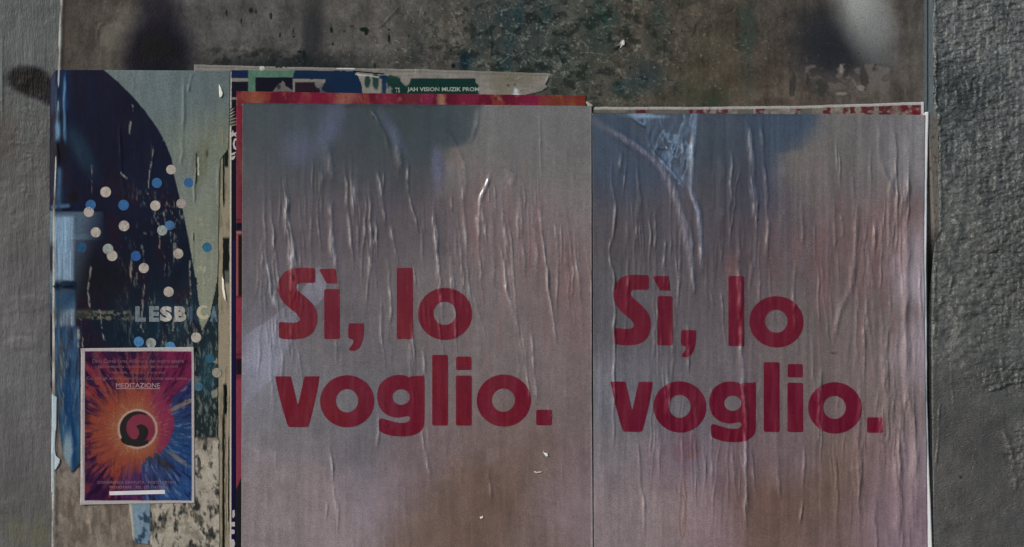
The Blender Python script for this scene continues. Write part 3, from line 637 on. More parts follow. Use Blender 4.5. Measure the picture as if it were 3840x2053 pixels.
    # plain pale foot of the poster, blotched with grime
    ft = ss(1640, 1643, y + (x - 730) * 0 + .5 * w) * ss(500, 506, x)
    fc = np.ones(x.shape + (3,)) * np.array((148, 140, 124.)) * (1 + .10 * fbm(x, y, 30, 40, 4, 283) + .05 * st)[..., None]
    fc = mix(fc, (100, 92, 80), .6 * ss(.12, .5, fbm(x, y, 22, 26, 4, 284)))
    fc = mix(fc, (62, 60, 54), .8 * ss(.02, .2, fbm(x, y, 26, 46, 4, 285, .65)) * ss(-.35, .1, fbm(x, y, 9, 22, 3, 287)))
    fc = mix(fc, (36, 38, 38), .8 * ss(.16, .3, fbm(x, y, 26, 46, 4, 285, .65)) * ss(-.2, .15, fbm(x, y, 7, 20, 3, 288)))
    c = c * (1 - ft[..., None]) + fc * ft[..., None]
    sc2 = ss(1875, 1885, y) * ss(566, 560, x) * ss(470, 480, x)
    c = mix(c, (104, 124, 136), sc2 * .95); c = mix(c, (44, 62, 78), sc2 * .9 * ss(.1, .4, fbm(x, y, 18, 22, 4, 286)) ); c = mix(c, (150, 146, 130), sc2 * ss(503, 492, x - (y - 1900) * .06))
    return alb(c)
bT = I((185, 300), (196, 272), (210, 264), (389, 264), (830, 266))
def bL(y): return np.interp(y, [262, 275, 300, 700, 1500, 1700, 2100], [206, 195, 186, 184, 187, 190, 190])
def bR(y): return np.interp(y, [260, 400, 560, 600, 800, 1000, 1300, 1640, 1645, 2100], [864, 862, 858, 826, 822, 819, 818, 818, 822, 824]) + 2.5 * fbm(y, y * 0, 14, 9, 4, 253) * (y > 520)
def bB(x): return np.interp(x, [185, 195, 206, 218, 226, 236, 248, 262, 268, 282, 300, 312, 400, 470, 484, 488, 494, 490, 500, 512, 560, 572, 576, 830],
                            [1440, 1475, 1492, 1560, 1640, 1700, 1732, 1752, 1772, 1760, 1742, 1742, 1800, 1860, 1892, 1930, 1960, 1990, 2020, 2040, 2043, 2044, 2110, 2110]) + 4 * fbm(x, x * 0, 12, 9, 3, 254)
X, Y = coons(bL, bR, bT, bB, 212, 430)
X = X + (Y < 262) * 0
grid('paper_sheet', X, Y, b_h, b_c, M_print, b, .5)
CR, BL, GY, TN = (158, 148, 136), (50, 88, 126), (132, 138, 130), (136, 136, 114)
for (dx, dy, rr, col) in [(642, 637, 18, CR), (589, 687, 19, BL), (708, 686, 18, BL), (397, 721, 20, CR), (341, 769, 19, BL), (334, 796, 19, CR), (464, 770, 20, BL), (583, 772, 19, CR), (680, 764, 18, (142, 130, 124)), (466, 848, 20, CR), (637, 846, 18, (62, 94, 128)),
                        (609, 865, 19, GY), (360, 872, 19, CR), (307, 929, 19, (40, 76, 104)), (406, 935, 20, GY), (421, 960, 20, CR), (510, 961, 19, (46, 78, 124)), (669, 952, 19, CR), (540, 1006, 19, CR), (777, 928, 18, (48, 92, 116)), (633, 1095, 19, CR), (751, 835, 17, (124, 126, 106)), (756, 1008, 18, TN),
                        (736, 1266, 19, CR), (521, 1282, 19, (66, 108, 142)), (567, 1287, 19, GY), (640, 1300, 18, (74, 116, 148)), (788, 1345, 17, (48, 80, 96)), (814, 1398, 18, (132, 126, 112)), (744, 1450, 17, (62, 92, 108))]:
    clip = [(x_, min(y_, 1640)) if True else 0 for x_, y_ in oval(dx, dy, rr, rr, 28)]
    clip = [(min(x_, 836 if dx > 800 else 900), y_) for x_, y_ in clip]
    poly_mesh('printed_dot', [clip], b_h, solid(col, .16, int(dx) % 40 + 300, .3 if dy > 820 else .1), M_print, b, 4, 6, .14)
C_o = [(764 + 26 * math.cos(t), 1172 + 27 * math.sin(t)) for t in np.linspace(.55, 2 * math.pi - .9, 26)]; C_i = [(766 + 13 * math.cos(t), 1170 + 15 * math.sin(t)) for t in np.linspace(2 * math.pi - 1.0, .6, 18)]
poly_mesh('printed_letter', [C_o + C_i], b_h, solid((156, 150, 124), .1), M_dot, b, 5, 9, .2)
for ch, x0, x1, col in (('I', 712, 722, (60, 78, 94)), ('A', 788, 817, (88, 104, 112)), ('L', 508, 548, (98, 108, 112)), ('E', 560, 598, (112, 120, 120)), ('S', 601, 646, (158, 154, 144)), ('B', 655, 699, (152, 148, 138))):
    poly_mesh('printed_letter', None, b_h, solid(col, .25, ord(ch), .35), M_print, b, 5, 7, .16, raw=text_bm(ch, x0, 1149, x1, 1207, .06))

# ------------------------------------------------------------------ meditation flyer
f = thing('meditation_flyer', 'small white bordered flyer with orange and blue burst and black spiral on blue poster', 'flyer', 515, 1893)
RF = Ridges(); RF.add([(312, 1330), (310, 1600), (312, 1880)], .5, 4)
rs_ = np.random.RandomState(3)
for _ in range(16):
    fx_, fy_ = rs_.uniform(320, 715), rs_.uniform(1320, 1860); RF.add([(fx_, fy_), (fx_ + rs_.normal(0, 8), fy_ + rs_.uniform(40, 160))], rs_.uniform(.15, .5), 3, .4)
def f_h(x, y):
    curl = sum(k * np.clip(1 - np.hypot(x - a, y - b) / r, 0, 1) ** 2 for a, b, r, k in ((729, 1302, 70, 4.0), (303, 1893, 60, 3.0), (731, 1886, 50, 2.6), (305, 1307, 34, 1.6)))
    return 2.0 + .5 * fbm(x, y, 120, 160, 3, 301) + curl + RF(x, y)
FX, FY = 517, 1609
def f_c(x, y):
    dx, dy = x - FX, y - FY; rr = np.hypot(dx, dy); th = np.arctan2(dy, dx)
    def ray(n, seed, rs=60): return fbm(th * n * 10 + 400, rr, 10, rs, 4, seed, .6)
    r1 = ray(9, 311); r2 = ray(22, 312, 40); r3 = ray(5, 313, 90); r4 = ray(34, 314, 30)
    e = rr * (1 - .25 * r1 - .15 * r2)
    c = np.ones(x.shape + (3,)) * np.array((50, 28, 52.))
    c = mix(c, (92, 36, 62), .8 * ss(-.05, .2, r1) * ss(-60, -150, dy)); c = mix(c, (104, 62, 66), .5 * ss(.1, .35, r2) * ss(-60, -150, dy))
    c = mix(c, (104, 34, 62), .85 * ss(1590, 1400, y + 40 * r3) * ss(560, 640, x))
    c = mix(c, (112, 44, 48), .85 * ss(-.02, .22, r1) * ss(330, 200, e) * ss(110, 0, dx))
    c = mix(c, (134, 62, 58), .75 * ss(.12, .35, r2) * ss(340, 120, rr) * ss(90, 20, dx))
    c = mix(c, (126, 62, 46), .9 * ss(230, 130, e) * ss(120, 30, dx + dy * -.1))
    c = mix(c, (132, 82, 58), .8 * ss(130, 76, rr)); c = mix(c, (120, 44, 66), .85 * ss(180, 120, e) * ss(50, 100, dx))
    c = mix(c, (120, 44, 66), .6 * ss(200, 120, e) * ss(-10, -60, dy) * ss(0, 80, dx))
    q1, q2 = x + 16 * r2, y + 16 * r1
    bm_ = inpoly(q1, q2, [(740, 1410), (690, 1450), (640, 1495), (652, 1545), (655, 1600), (640, 1650), (612, 1690), (570, 1715), (537, 1730), (530, 1790), (548, 1840), (520, 1900), (740, 1900)]).astype(float)
    bc = rbf(x, y, [(700, 1470, (42, 44, 78), 50), (690, 1580, (38, 56, 88), 60), (680, 1700, (34, 62, 102), 60), (600, 1760, (50, 56, 88), 50), (700, 1850, (38, 66, 108), 60)])
    bc = mix(bc, (96, 116, 134), .55 * ss(.2, .45, r2) * ss(60, 130, rr)); bc = mix(bc, (46, 44, 40), .7 * ss(.0, .3, r1) * ell(x, y, 600, 1730, 50, 36, .6, .4, 318))
    c = c * (1 - bm_[..., None]) + bc * bm_[..., None]
    c = mix(c, (154, 128, 88), .5 * ss(.25, .45, r4) * ss(160, 80, rr))
    c = mix(c, (122, 108, 92), .75 * ell(x, y, 685, 1518, 50, 9, .5, .5, 316, -.45) + .6 * ell(x, y, 662, 1715, 52, 8, .6, .5, 317, .6))
    c = mix(c, (30, 20, 34), .55 * ss(.1, .4, -r2) * ss(130, 220, rr))
    c = mix(c, (70, 46, 88), .7 * ell(x, y, 500, 1820, 40, 60, .7, .4, 319))
    c = mix(c, (158, 144, 128), np.exp(-((rr - 71 - 2 * r2) / 4) ** 2) * .9)
    g_ = c.mean(-1, keepdims=True); c = c * .94 + g_ * np.array((.06, .055, .055))
    b_ = 1 - rect(x, y, 319 + (y - 1316) * .0, 1318, 720, 1877, 1.0)
    return alb(mix(c, (158, 150, 146), b_))
X, Y = coons(I((1300, 305), (1893, 303)), I((1300, 729), (1893, 731)), I((305, 1307), (729, 1302)), I((303, 1893), (731, 1886)), 190, 240)
grid('paper_sheet', X, Y, f_h, f_c, M_print, f, .6)
# spiral emblem
ring = [(FX + (64 + 1.5 * math.sin(5 * t)) * math.cos(t), FY + (65 + 1.5 * math.sin(7 * t)) * math.sin(t)) for t in np.linspace(0, 2 * math.pi, 60, endpoint=False)]
inner = [(FX + 4 + 56 * math.cos(t), FY - 2 + 56 * math.sin(t)) for t in np.linspace(0, 2 * math.pi, 50, endpoint=False)]
fm = lambda c: solid(c, .15, 41)
poly_mesh('emblem_disc', [ring], f_h, fm((106, 38, 54)), M_dot, f, 12, 12, .2)
arc = [(FX + 66 * math.cos(t), FY + 66 * math.sin(t)) for t in np.linspace(math.radians(-62), math.radians(-358 + 50), 50)]
arc_in = [(FX + 8 + (57 - 9 * math.sin((t + 1) * .5) ** 2) * math.cos(t), FY - 1 + (55 - 7 * math.sin((t + 1) * .5) ** 2) * math.sin(t)) for t in np.linspace(math.radians(-308), math.radians(-62), 50)]
poly_mesh('emblem_ring', [arc + arc_in], f_h, fm((26, 20, 24)), M_dot, f, 12, 12, .4)
com = smooth_line([(458, 1640), (482, 1643), (505, 1647), (514, 1645), (522, 1632), (523, 1617), (518, 1606), (513, 1600), (517, 1595), (530, 1591), (545, 1597), (555, 1611), (555, 1630), (546, 1649), (530, 1661), (508, 1669), (485, 1671), (462, 1661), (454, 1648)], 4)
poly_mesh('emblem_comma', [com], f_h, fm((26, 20, 24)), M_dot, f, 12, 12, .6)
for s, x0, y0, x1, y1, col, bd in (("Dalla Corea l'arte millenaria del vostro essere", 348, 1347, 690, 1361, (108, 78, 90), 0), ("(attraverso la conoscenza dei tre cervelli", 370, 1369, 668, 1383, (108, 78, 90), 0), ("razionale, emotivo, viscerale)", 416, 1391, 620, 1405, (106, 76, 88), 0),
                                ("Ciò che gli antichi identificarono come sesto senso.", 326, 1413, 708, 1428, (112, 82, 90), 0), ("MEDITAZIONE", 437, 1437, 601, 1454, (150, 122, 130), .0),
                                ("CONFERENZA GRATUITA   POSTI LIMITATI", 367, 1804, 660, 1814, (122, 92, 102), 0), ("PRENOTARE   TEL. 375 7362038", 413, 1822, 618, 1832, (122, 96, 106), 0)):
    poly_mesh('text_line', None, f_h, solid(col, .25, len(s)), M_dot, f, 40, 60, .25, raw=text_bm(s, x0, y0, x1, y1, bd))
poly_mesh('underline', [[(437, 1457), (601, 1457), (601, 1459), (437, 1459)]], f_h, fm((150, 124, 130)), M_dot, f, 40, 60, .25)
poly_mesh('blank_label', [[(411, 1843), (619, 1837), (620, 1852), (412, 1857)]], f_h, fm((188, 184, 184)), M_dot, f, 30, 60, .25)

# ------------------------------------------------------------------ the two slogan posters
def rand_ridges(R, n, x0, x1, y0, y1, seed, h=(.12, .4), w=(2.2, 5), ln=(60, 260), slope=.06):
    rs = np.random.RandomState(seed)
    for _ in range(n):
        x, y = rs.uniform(x0, x1), rs.uniform(y0, y1); l = rs.uniform(*ln); s = rs.normal(slope, .06)
        R.add([(x, y), (x + s * l * .5 + rs.normal(0, 3), y + l * .5), (x + s * l, y + l)], rs.uniform(*h), rs.uniform(*w), .4)
RA = Ridges()
for p, h, w in [([(1352, 396), (1400, 430), (1440, 500), (1472, 616)], .8, 7), ([(1414, 626), (1428, 720), (1441, 799), (1448, 867)], 1.4, 6), ([(1532, 590), (1532, 694), (1540, 757), (1556, 815), (1574, 899)], 1.5, 4.5),
                ([(1467, 836), (1472, 888), (1485, 946), (1498, 1010)], 1.4, 6), ([(1849, 637), (1818, 705), (1800, 768), (1794, 841), (1800, 910)], 2.0, 6), ([(1629, 800), (1629, 883), (1640, 960)], 1.0, 4), ([(1692, 726), (1697, 799)], .8, 3.5),
                ([(1930, 640), (1922, 700)], 1.0, 9), ([(1870, 899), (1886, 972), (1899, 1056), (1905, 1120)], 1.2, 4.5), ([(2028, 705), (2033, 878), (2046, 972), (2056, 1056), (2070, 1180)], 1.2, 4), ([(1069, 720), (1078, 799), (1076, 880)], 1.0, 4),
                ([(1249, 736), (1241, 852), (1244, 998)], 1.1, 6), ([(1210, 626), (1205, 750)], .8, 8), ([(1944, 762), (1944, 904), (1949, 983)], .8, 4), ([(2082, 825), (2088, 909)], .7, 3), ([(1448, 950), (1462, 1050), (1465, 1216), (1476, 1293)], 1.1, 5),
                ([(1545, 1190), (1553, 1370)], 1.1, 4), ([(1887, 940), (1898, 1078), (1931, 1205), (1942, 1248)], 1.4, 6), ([(2041, 930), (2058, 1106), (2075, 1216), (2091, 1326)], 1.4, 5), ([(1766, 1040), (1788, 1160), (1826, 1260)], .8, 5), ([(1992, 1240), (2003, 1390)], 1.0, 4),
                ([(1586, 1290), (1595, 1400), (1608, 1440)], 1.0, 5), ([(1261, 1271), (1261, 1370)], .9, 5), ([(2132, 1030), (2133, 1170)], .8, 4), ([(1582, 1600), (1595, 1710), (1619, 1800)], 1.7, 6), ([(1600, 1600), (1611, 1665)], 1.1, 4), ([(1234, 1620), (1244, 1730), (1257, 1867), (1268, 1970)], 1.1, 4.5),
                ([(1037, 1689), (1034, 1762)], .8, 4), ([(1226, 1880), (1223, 1960)], .7, 4), ([(1834, 1751), (1839, 1888)], .7, 6), ([(1671, 1640), (1676, 1730)], .7, 4), ([(1425, 1530), (1414, 1700)], .8, 5), ([(2044, 1500), (2080, 1590)], .9, 3), ([(1552, 1000), (1560, 1080)], .9, 3.5),
                ([(1690, 1040), (1694, 1085)], .9, 4), ([(1128, 950), (1132, 1010)], .8, 3), ([(1760, 545), (1790, 460), (1792, 400)], .6, 7), ([(1640, 470), (1700, 530), (1740, 620), (1750, 780)], .7, 8), ([(1680, 900), (1700, 1000)], .6, 6), ([(1440, 720), (1443, 640)], .6, 3),
                ([(1836, 700), (1834, 770)], .7, 3), ([(1860, 690), (1858, 800)], .6, 3), ([(1824, 800), (1822, 930)], .7, 3), ([(1415, 830), (1410, 930)], .5, 4), ([(1268, 1860), (1270, 2050)], .6, 4), ([(975, 1000), (980, 1080)], .6, 3), ([(2024, 395), (2030, 700)], .5, 3)]:
    RA.add(p, h, w, .3)
rs5 = np.random.RandomState(15)
for _ in range(24):              # creases come in bundles
    bx, by = rs5.uniform(960, 2170), rs5.uniform(560, 1300)
    rand_ridges(RA, 5, bx - 34, bx + 34, by - 60, by + 60, rs5.randint(9999), (.25, .8), (2.4, 5), (140, 480), .07)
for _ in range(16):              # long soft folds
    bx, by = rs5.uniform(950, 2180), rs5.uniform(540, 760); sl_ = rs5.normal(.07, .03); l_ = rs5.uniform(350, 620)
    RA.add([(bx, by), (bx + sl_ * l_ * .4, by + l_ * .5), (bx + sl_ * l_, by + l_)], rs5.uniform(.6, 1.3), rs5.uniform(4, 8), .45)
for bx, by, bh in ((1225, 480, .8), (1480, 440, .9), (1640, 560, .9), (1330, 600, .6), (1900, 560, .7), (1090, 900, .5), (1990, 1300, .6)): RA.add([(bx, by), (bx + 10, by + 120), (bx + 26, by + 260)], bh, 14, .4)
rand_ridges(RA, 30, 930, 2190, 1700, 2050, 6, (.1, .3), (3, 8))
RBd = Ridges()
for p, h, w in [([(2295, 560), (2295, 682), (2308, 784), (2297, 887), (2287, 953), (2302, 1060), (2304, 1250), (2302, 1401), (2299, 1740)], 1.5, 4.2), ([(2231, 456), (2354, 533), (2466, 615), (2528, 728), (2569, 861), (2590, 1000), (2610, 1110)], 2.0, 13),
                ([(2605, 428), (2597, 540), (2595, 605), (2589, 707), (2620, 810), (2630, 964), (2640, 1060)], 2.4, 8), ([(2436, 470), (2436, 554), (2528, 656), (2579, 720)], 1.5, 5), ([(2350, 432), (2425, 477)], 1.2, 5), ([(2451, 549), (2548, 564)], 1.0, 4), ([(2475, 500), (2500, 556), (2530, 600)], 1.0, 4),
                ([(2560, 520), (2566, 640)], 1.1, 5), ([(2470, 428), (2480, 470)], 1.0, 3.5), ([(2800, 428), (2815, 554), (2825, 687), (2835, 850)], 1.7, 9), ([(2851, 440), (2861, 579), (2876, 759), (2876, 1000)], 1.3, 6), ([(2769, 790), (2771, 1060), (2778, 1290), (2785, 1435), (2795, 1654), (2794, 2090)], 2.0, 7),
                ([(3004, 760), (3010, 925)], 1.1, 5), ([(3053, 830), (3056, 985)], .9, 4), ([(3209, 700), (3212, 861), (3194, 1060), (3138, 1200), (3127, 1330)], 1.5, 9), ([(2986, 960), (2975, 1125), (2995, 1346)], 1.1, 5), ([(3156, 800), (3158, 900)], 1.0, 5), ([(3291, 440), (3302, 605), (3340, 700), (3373, 759), (3363, 880)], 1.3, 8),
                ([(3389, 430), (3404, 579), (3394, 759), (3399, 960), (3395, 1200), (3405, 1500), (3432, 1650), (3430, 1910), (3420, 2100)], 2.6, 13), ([(3345, 440), (3355, 600), (3330, 800), (3350, 1000)], 1.2, 8), ([(3373, 1400), (3373, 1705), (3363, 2100)], 1.8, 12), ([(3300, 1100), (3310, 1400), (3290, 1700)], .9, 8),
                ([(2390, 1640), (2400, 1807), (2415, 1910), (2415, 2030)], 1.3, 6), ([(2738, 1680), (2764, 1900)], 1.1, 6), ([(2810, 1660), (2835, 1880)], 1.1, 6), ([(2912, 1690), (2922, 1880)], .9, 6), ([(3020, 1650), (2999, 2000)], 1.2, 5), ([(3220, 1690), (3220, 1960)], 1.1, 9), ([(2666, 1600), (2669, 1830)], 1.0, 5),
                ([(3138, 1780), (3138, 2000)], .8, 6), ([(2465, 1110), (2465, 1291), (2472, 1445)], 1.1, 4), ([(2586, 950), (2608, 1110)], 1.4, 5), ([(2548, 1040), (2542, 1160)], .9, 4), ([(2581, 1190), (2581, 1410)], 1.1, 5), ([(2708, 1080), (2713, 1225), (2730, 1310)], 1.1, 4), ([(2655, 1060), (2680, 1150)], 1.0, 4), ([(2820, 980), (2812, 1110)], 1.0, 6),
                ([(3337, 1120), (3332, 1260)], .8, 7), ([(3392, 1120), (3392, 1300)], .8, 7), ([(2515, 560), (2514, 1000)], .5, 4), ([(2675, 620), (2672, 800)], .5, 4), ([(2754, 640), (2755, 800)], .5, 4), ([(2493, 900), (2490, 1000)], .7, 3), ([(2550, 970), (2545, 1060)], .7, 4), ([(2842, 1440), (2840, 1600)], .9, 5), ([(2590, 1520), (2588, 1620)], .8, 4),
                ([(2665, 1450), (2672, 1560)], .9, 5), ([(2255, 1300), (2250, 1800)], .5, 9), ([(2560, 1660), (2566, 1830), (2560, 2000)], .7, 5), ([(2330, 560), (2325, 620), (2340, 660)], .8, 5)]:
    RBd.add(p, h, w, .2)
for _ in range(34):
    bx, by = rs5.uniform(2260, 3420), rs5.uniform(560, 1750)
    rand_ridges(RBd, 5, bx - 40, bx + 40, by - 80, by + 80, rs5.randint(9999), (.25, .85), (2.6, 5), (140, 480), -.01)
for bx, by, bh in ((2700, 480, .8), (2930, 500, .8), (3100, 520, .7), (3250, 900, .9), (3060, 1300, .8), (2460, 1500, .7), (2900, 1500, .9), (3330, 1300, 1.2)): RBd.add([(bx, by), (bx + 6, by + 200), (bx - 4, by + 480)], bh, 15, .4)
rand_ridges(RBd, 46, 3180, 3460, 430, 2000, 8, (.4, 1.0), (4, 10), (200, 600), 0)
def rim(x, y, x0, x1, y0, sd):   # paper lifting along its edges
    n = lambda t, k: np.clip(.25 + 1.3 * fbm(t, t * 0, 90, 9, 3, sd + k), 0, 2)
    return 1.5 * np.exp(-np.abs(x - x1) / 7) * n(y, 0) + .8 * np.exp(-np.abs(x - x0) / 7) * n(y, 1) + 1.0 * np.exp(-np.abs(y - y0) / 8) * n(x, 2)
def a_h(x, y): return 2.8 + .30 * fbm(x, y, 70, 260, 3, 401) + .05 * fbm(x, y, 10, 90, 2, 402) * 2.4 * ss(450, 700, y) + RA(x, y) + rim(x, y, 908, 2220, 393, 405)
def d_h(x, y): return 2.1 + .30 * fbm(x, y, 60, 300, 3, 403) + .20 * fbm(x, y, 11, 140, 2, 404) + RBd(x, y) + rim(x, y, 2224, 3470, 426, 415)
def a_c(x, y):
    wx = x + 26 * fbm(x, y, 90, 110, 4, 411); wy = y + 26 * fbm(x, y, 90, 110, 4, 412)
    c = rbf(wx, wy, [(1000, 450, (52, 58, 61), 110), (1180, 500, (56, 60, 70), 90), (1400, 520, (47, 54, 57), 110), (1560, 480, (47, 55, 58), 90), (980, 620, (58, 62, 65), 90), (1200, 620, (58, 62, 66), 90), (1400, 650, (58, 61, 65), 80), (1550, 620, (54, 58, 62), 80), (1050, 700, (66, 66, 70), 80), (1000, 850, (84, 80, 83), 120), (1300, 800, (78, 73, 77), 130), (1550, 800, (78, 74, 77), 110), (1750, 750, (98, 90, 88), 80),
                     (1300, 1150, (94, 92, 92), 130), (1000, 1100, (90, 90, 92), 90), (1600, 1150, (100, 96, 94), 120), (2000, 500, (104, 100, 97), 130), (1950, 900, (108, 98, 95), 120), (2150, 1100, (106, 94, 90), 110), (1850, 1300, (108, 102, 98), 130), (2130, 1500, (108, 98, 94), 110), (2150, 700, (106, 102, 100), 90),
                     (1000, 1500, (108, 110, 110), 110), (1200, 1500, (104, 104, 103), 110), (1400, 1500, (98, 98, 99), 100), (1350, 1700, (94, 94, 96), 60), (1000, 1900, (124, 117, 114), 130), (1250, 1950, (128, 119, 116), 130), (1450, 1850, (116, 106, 106), 90), (1600, 1650, (110, 99, 96), 90), (1850, 1600, (108, 97, 91), 90),
                     (2000, 1700, (106, 92, 82), 80), (1850, 1830, (100, 84, 72), 90), (1700, 1950, (102, 87, 75), 110), (2000, 2030, (108, 95, 86), 80), (2130, 1900, (120, 108, 106), 90), (2180, 1700, (112, 100, 98), 70), (1550, 2040, (106, 92, 82), 80), (1370, 1790, (122, 120, 122), 50), (1380, 1930, (130, 126, 128), 50)])
    # the dark cloud of the print has a firm right edge
    xe = np.interp(y, [380, 430, 500, 540, 560, 620, 700, 900], [1830, 1800, 1796, 1750, 1690, 1665, 1640, 1500]) + 14 * fbm(x, y, 26, 30, 4, 413)
    m = ss(-30, 40, x - xe) * ss(820, 640, y) * ss(2000, 1900, x * 0 + 1) * ss(1640, 1660, x)
    c = mix(c, (102, 97, 93), .85 * m); c = mix(c, (50, 58, 62),   .65 * ss(20, -50, x - xe) * ss(1500, 1600, x) * ss(640, 520, y))
    c = mix(c, (112, 98, 90), .5 * ell(x, y, 1700, 590, 60, 40, .8, .3, 414))
    c = mix(c, (82, 84, 108), .55 * ell(x, y, 1240, 470, 36, 90, .7, .4, 415, .35) + .5 * ell(x, y, 1120, 560, 60, 70, .8, .4, 416) + .55 * ell(x, y, 1640, 630, 24, 80, .5, .3, 417) + .5 * ell(x, y, 1475, 500, 20, 80, .6, .3, 418, -.5))  # bluish gloss of the broad folds, painted as colour blotches
    # pale beam
    q = inpoly(x + 6 * fbm(x, y, 30, 30, 3, 419), y, [(906, 1270), (1010, 1200), (1120, 1110), (1190, 1000), (1235, 1010), (1215, 1120), (1130, 1200), (1075, 1320), (1040, 1400), (960, 1480), (906, 1540)]).astype(float)
    d1 = ell(x, y, 980, 1350, 120, 150, .9, .1, 420); 
    c = mix(c, (126, 130, 140), .75 * q * (.35 + .65 * d1) * ss(880, 960, x)); c = mix(c, (128, 132, 142), .45 * ell(x, y, 1180, 1080, 60, 60, .8, .1, 421) * q + .35 * d1)
    c = mix(c, (122, 82, 80), .22 * ss(.05, .4, fbm(x, y, 30, 160, 4, 422)) * ell(x, y, 1900, 1050, 300, 420, .6))
    c = mix(c, (190, 184, 178), .8 * ell(x, y, 915, 1400, 1, 1, .2))
    v = 1 + .07 * fbm(x, y, 14, 190, 4, 423) + .07 * fbm(x, y, 60, 60, 4, 424) + .05 * fbm(x, y, 12, 12, 2, 425)
    c = c * v[..., None]
    c = c * (1 + ss(500, 800, y)[..., None] * np.array((.01, -.022, .0)) + ss(800, 500, y)[..., None] * np.array((-.03, .0, .01)))
    # highlights along the sharp creases, painted pale into the print
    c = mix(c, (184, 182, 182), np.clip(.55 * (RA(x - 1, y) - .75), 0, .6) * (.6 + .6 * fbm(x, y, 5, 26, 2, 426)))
    c = mix(c, (140, 136, 132), .6 * ss(5, 1, 2218 - x))
    return alb(c)
def d_c(x, y):
    wx = x + 26 * fbm(x, y, 80, 130, 4, 431); wy = y + 26 * fbm(x, y, 80, 130, 4, 432)
    c = rbf(wx, wy, [(2260, 480, (56, 66, 78), 80), (2400, 600, (60, 68, 80), 80), (2500, 480, (60, 67, 76), 80), (2300, 700, (58, 66, 78), 70), (2700, 500, (58, 66, 76), 90), (2900, 500, (56, 66, 80), 80), (2990, 460, (56, 70, 86), 50), (2750, 650, (62, 64, 70), 90), (2870, 700, (60, 62, 76), 70),
                     (2320, 850, (74, 71, 73), 90), (2550, 850, (74, 72, 76), 100), (2750, 900, (72, 67, 70), 100), (2950, 900, (90, 82, 82), 90), (3050, 620, (96, 90, 86), 90), (3250, 550, (98, 95, 94), 100), (3430, 550, (120, 118, 120), 70), (3150, 950, (98, 84, 82), 90), (3300, 900, (106, 92, 88), 90), (3440, 1000, (146, 140, 142), 70),
                     (2300, 1150, (82, 82, 83), 100), (2550, 1150, (88, 85, 86), 110), (2800, 1150, (90, 82, 82), 90), (3000, 1200, (96, 90, 87), 110), (3200, 1250, (104, 96, 91), 110), (3440, 1350, (142, 134, 136), 70), (2260, 1500, (104, 106, 108), 90), (2450, 1480, (96, 96, 98), 100), (2700, 1450, (96, 92, 92), 110), (3000, 1500, (102, 93, 88), 110),
                     (3300, 1500, (110, 100, 94), 100), (2280, 1720, (112, 108, 107), 80), (2300, 1950, (124, 115, 112), 110), (2500, 1750, (112, 100, 102), 70), (2600, 1720, (104, 98, 102), 60), (2500, 1950, (130, 119, 114), 100), (2650, 1980, (124, 108, 108), 80), (2750, 1750, (106, 92, 93), 80), (2850, 1880, (98, 80, 68), 80), (2950, 2000, (102, 85, 76), 90),
                     (3000, 1700, (106, 94, 94), 80), (3120, 1850, (102, 85, 73), 70), (3100, 2030, (108, 92, 86), 80), (3280, 1900, (116, 102, 102), 90), (3250, 1700, (108, 92, 88), 80), (3430, 1700, (136, 124, 124), 70), (3420, 2000, (122, 108, 110), 80), (3140, 1720, (108, 94, 80), 60)])
    xe = np.interp(y, [420, 470, 540, 560, 580, 640, 720, 800, 950], [3080, 3060, 3020, 2990, 2930, 2918, 2918, 2930, 2880]) + 8 * fbm(x, y, 26, 40, 4, 433)
    m = ss(-50, 60, x - xe) * ss(900, 600, y)
    c = mix(c, (100, 95, 90), .7 * m * ss(3250, 2950, x) + .25 * m); c = mix(c, (54, 66, 82), .4 * ss(40, -90, x - xe) * ss(2780, 2880, x) * ss(760, 600, y))
    c = mix(c, (56, 66, 82), .5 * rect(x, y, 2226, 430, 2560, 700, 70) * ss(0, 40, (x - 2226) * .2 + 760 - y))
    # pale blue sheen of the creased loose triangle, painted into the print
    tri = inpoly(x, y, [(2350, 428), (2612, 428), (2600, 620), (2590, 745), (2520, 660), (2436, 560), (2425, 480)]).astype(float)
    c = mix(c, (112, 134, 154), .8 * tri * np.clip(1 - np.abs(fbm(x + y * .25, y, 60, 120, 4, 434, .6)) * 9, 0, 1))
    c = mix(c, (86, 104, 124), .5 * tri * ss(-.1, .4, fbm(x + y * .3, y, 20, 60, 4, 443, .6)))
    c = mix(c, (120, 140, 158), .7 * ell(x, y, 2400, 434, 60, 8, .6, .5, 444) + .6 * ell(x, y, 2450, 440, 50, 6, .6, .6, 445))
    c = mix(c, (118, 134, 156), np.clip(.5 * ss(-14, 0, x - np.interp(y, [428, 605, 707, 810, 964], [2605, 2595, 2589, 2620, 2630])) * ss(14, 4, x - np.interp(y, [428, 605, 707, 810, 964], [2605, 2595, 2589, 2620, 2630])) * ss(1000, 800, y), 0, 1))  # bluish sheen along the tall fold, painted into the print
    c = mix(c, (96, 92, 98), .35 * ss(22, 6, linedist(x, y, [(2231, 456), (2354, 533), (2466, 615), (2528, 728), (2569, 861), (2590, 1000)])[0]))  # pale sheen of the long diagonal fold, painted in
    c = mix(c, (118, 78, 74), .25 * ss(.05, .4, fbm(x, y, 30, 170, 4, 435)) * ell(x, y, 3150, 1000, 300, 300, .6))
    c = mix(c, (122, 84, 80), .45 * ell(x, y, 2745, 1010, 24, 50, .8, .3, 436))
    c = mix(c, (100, 64, 74), .4 * ell(x, y, 2570, 1690, 46, 60, .5, .5, 437))
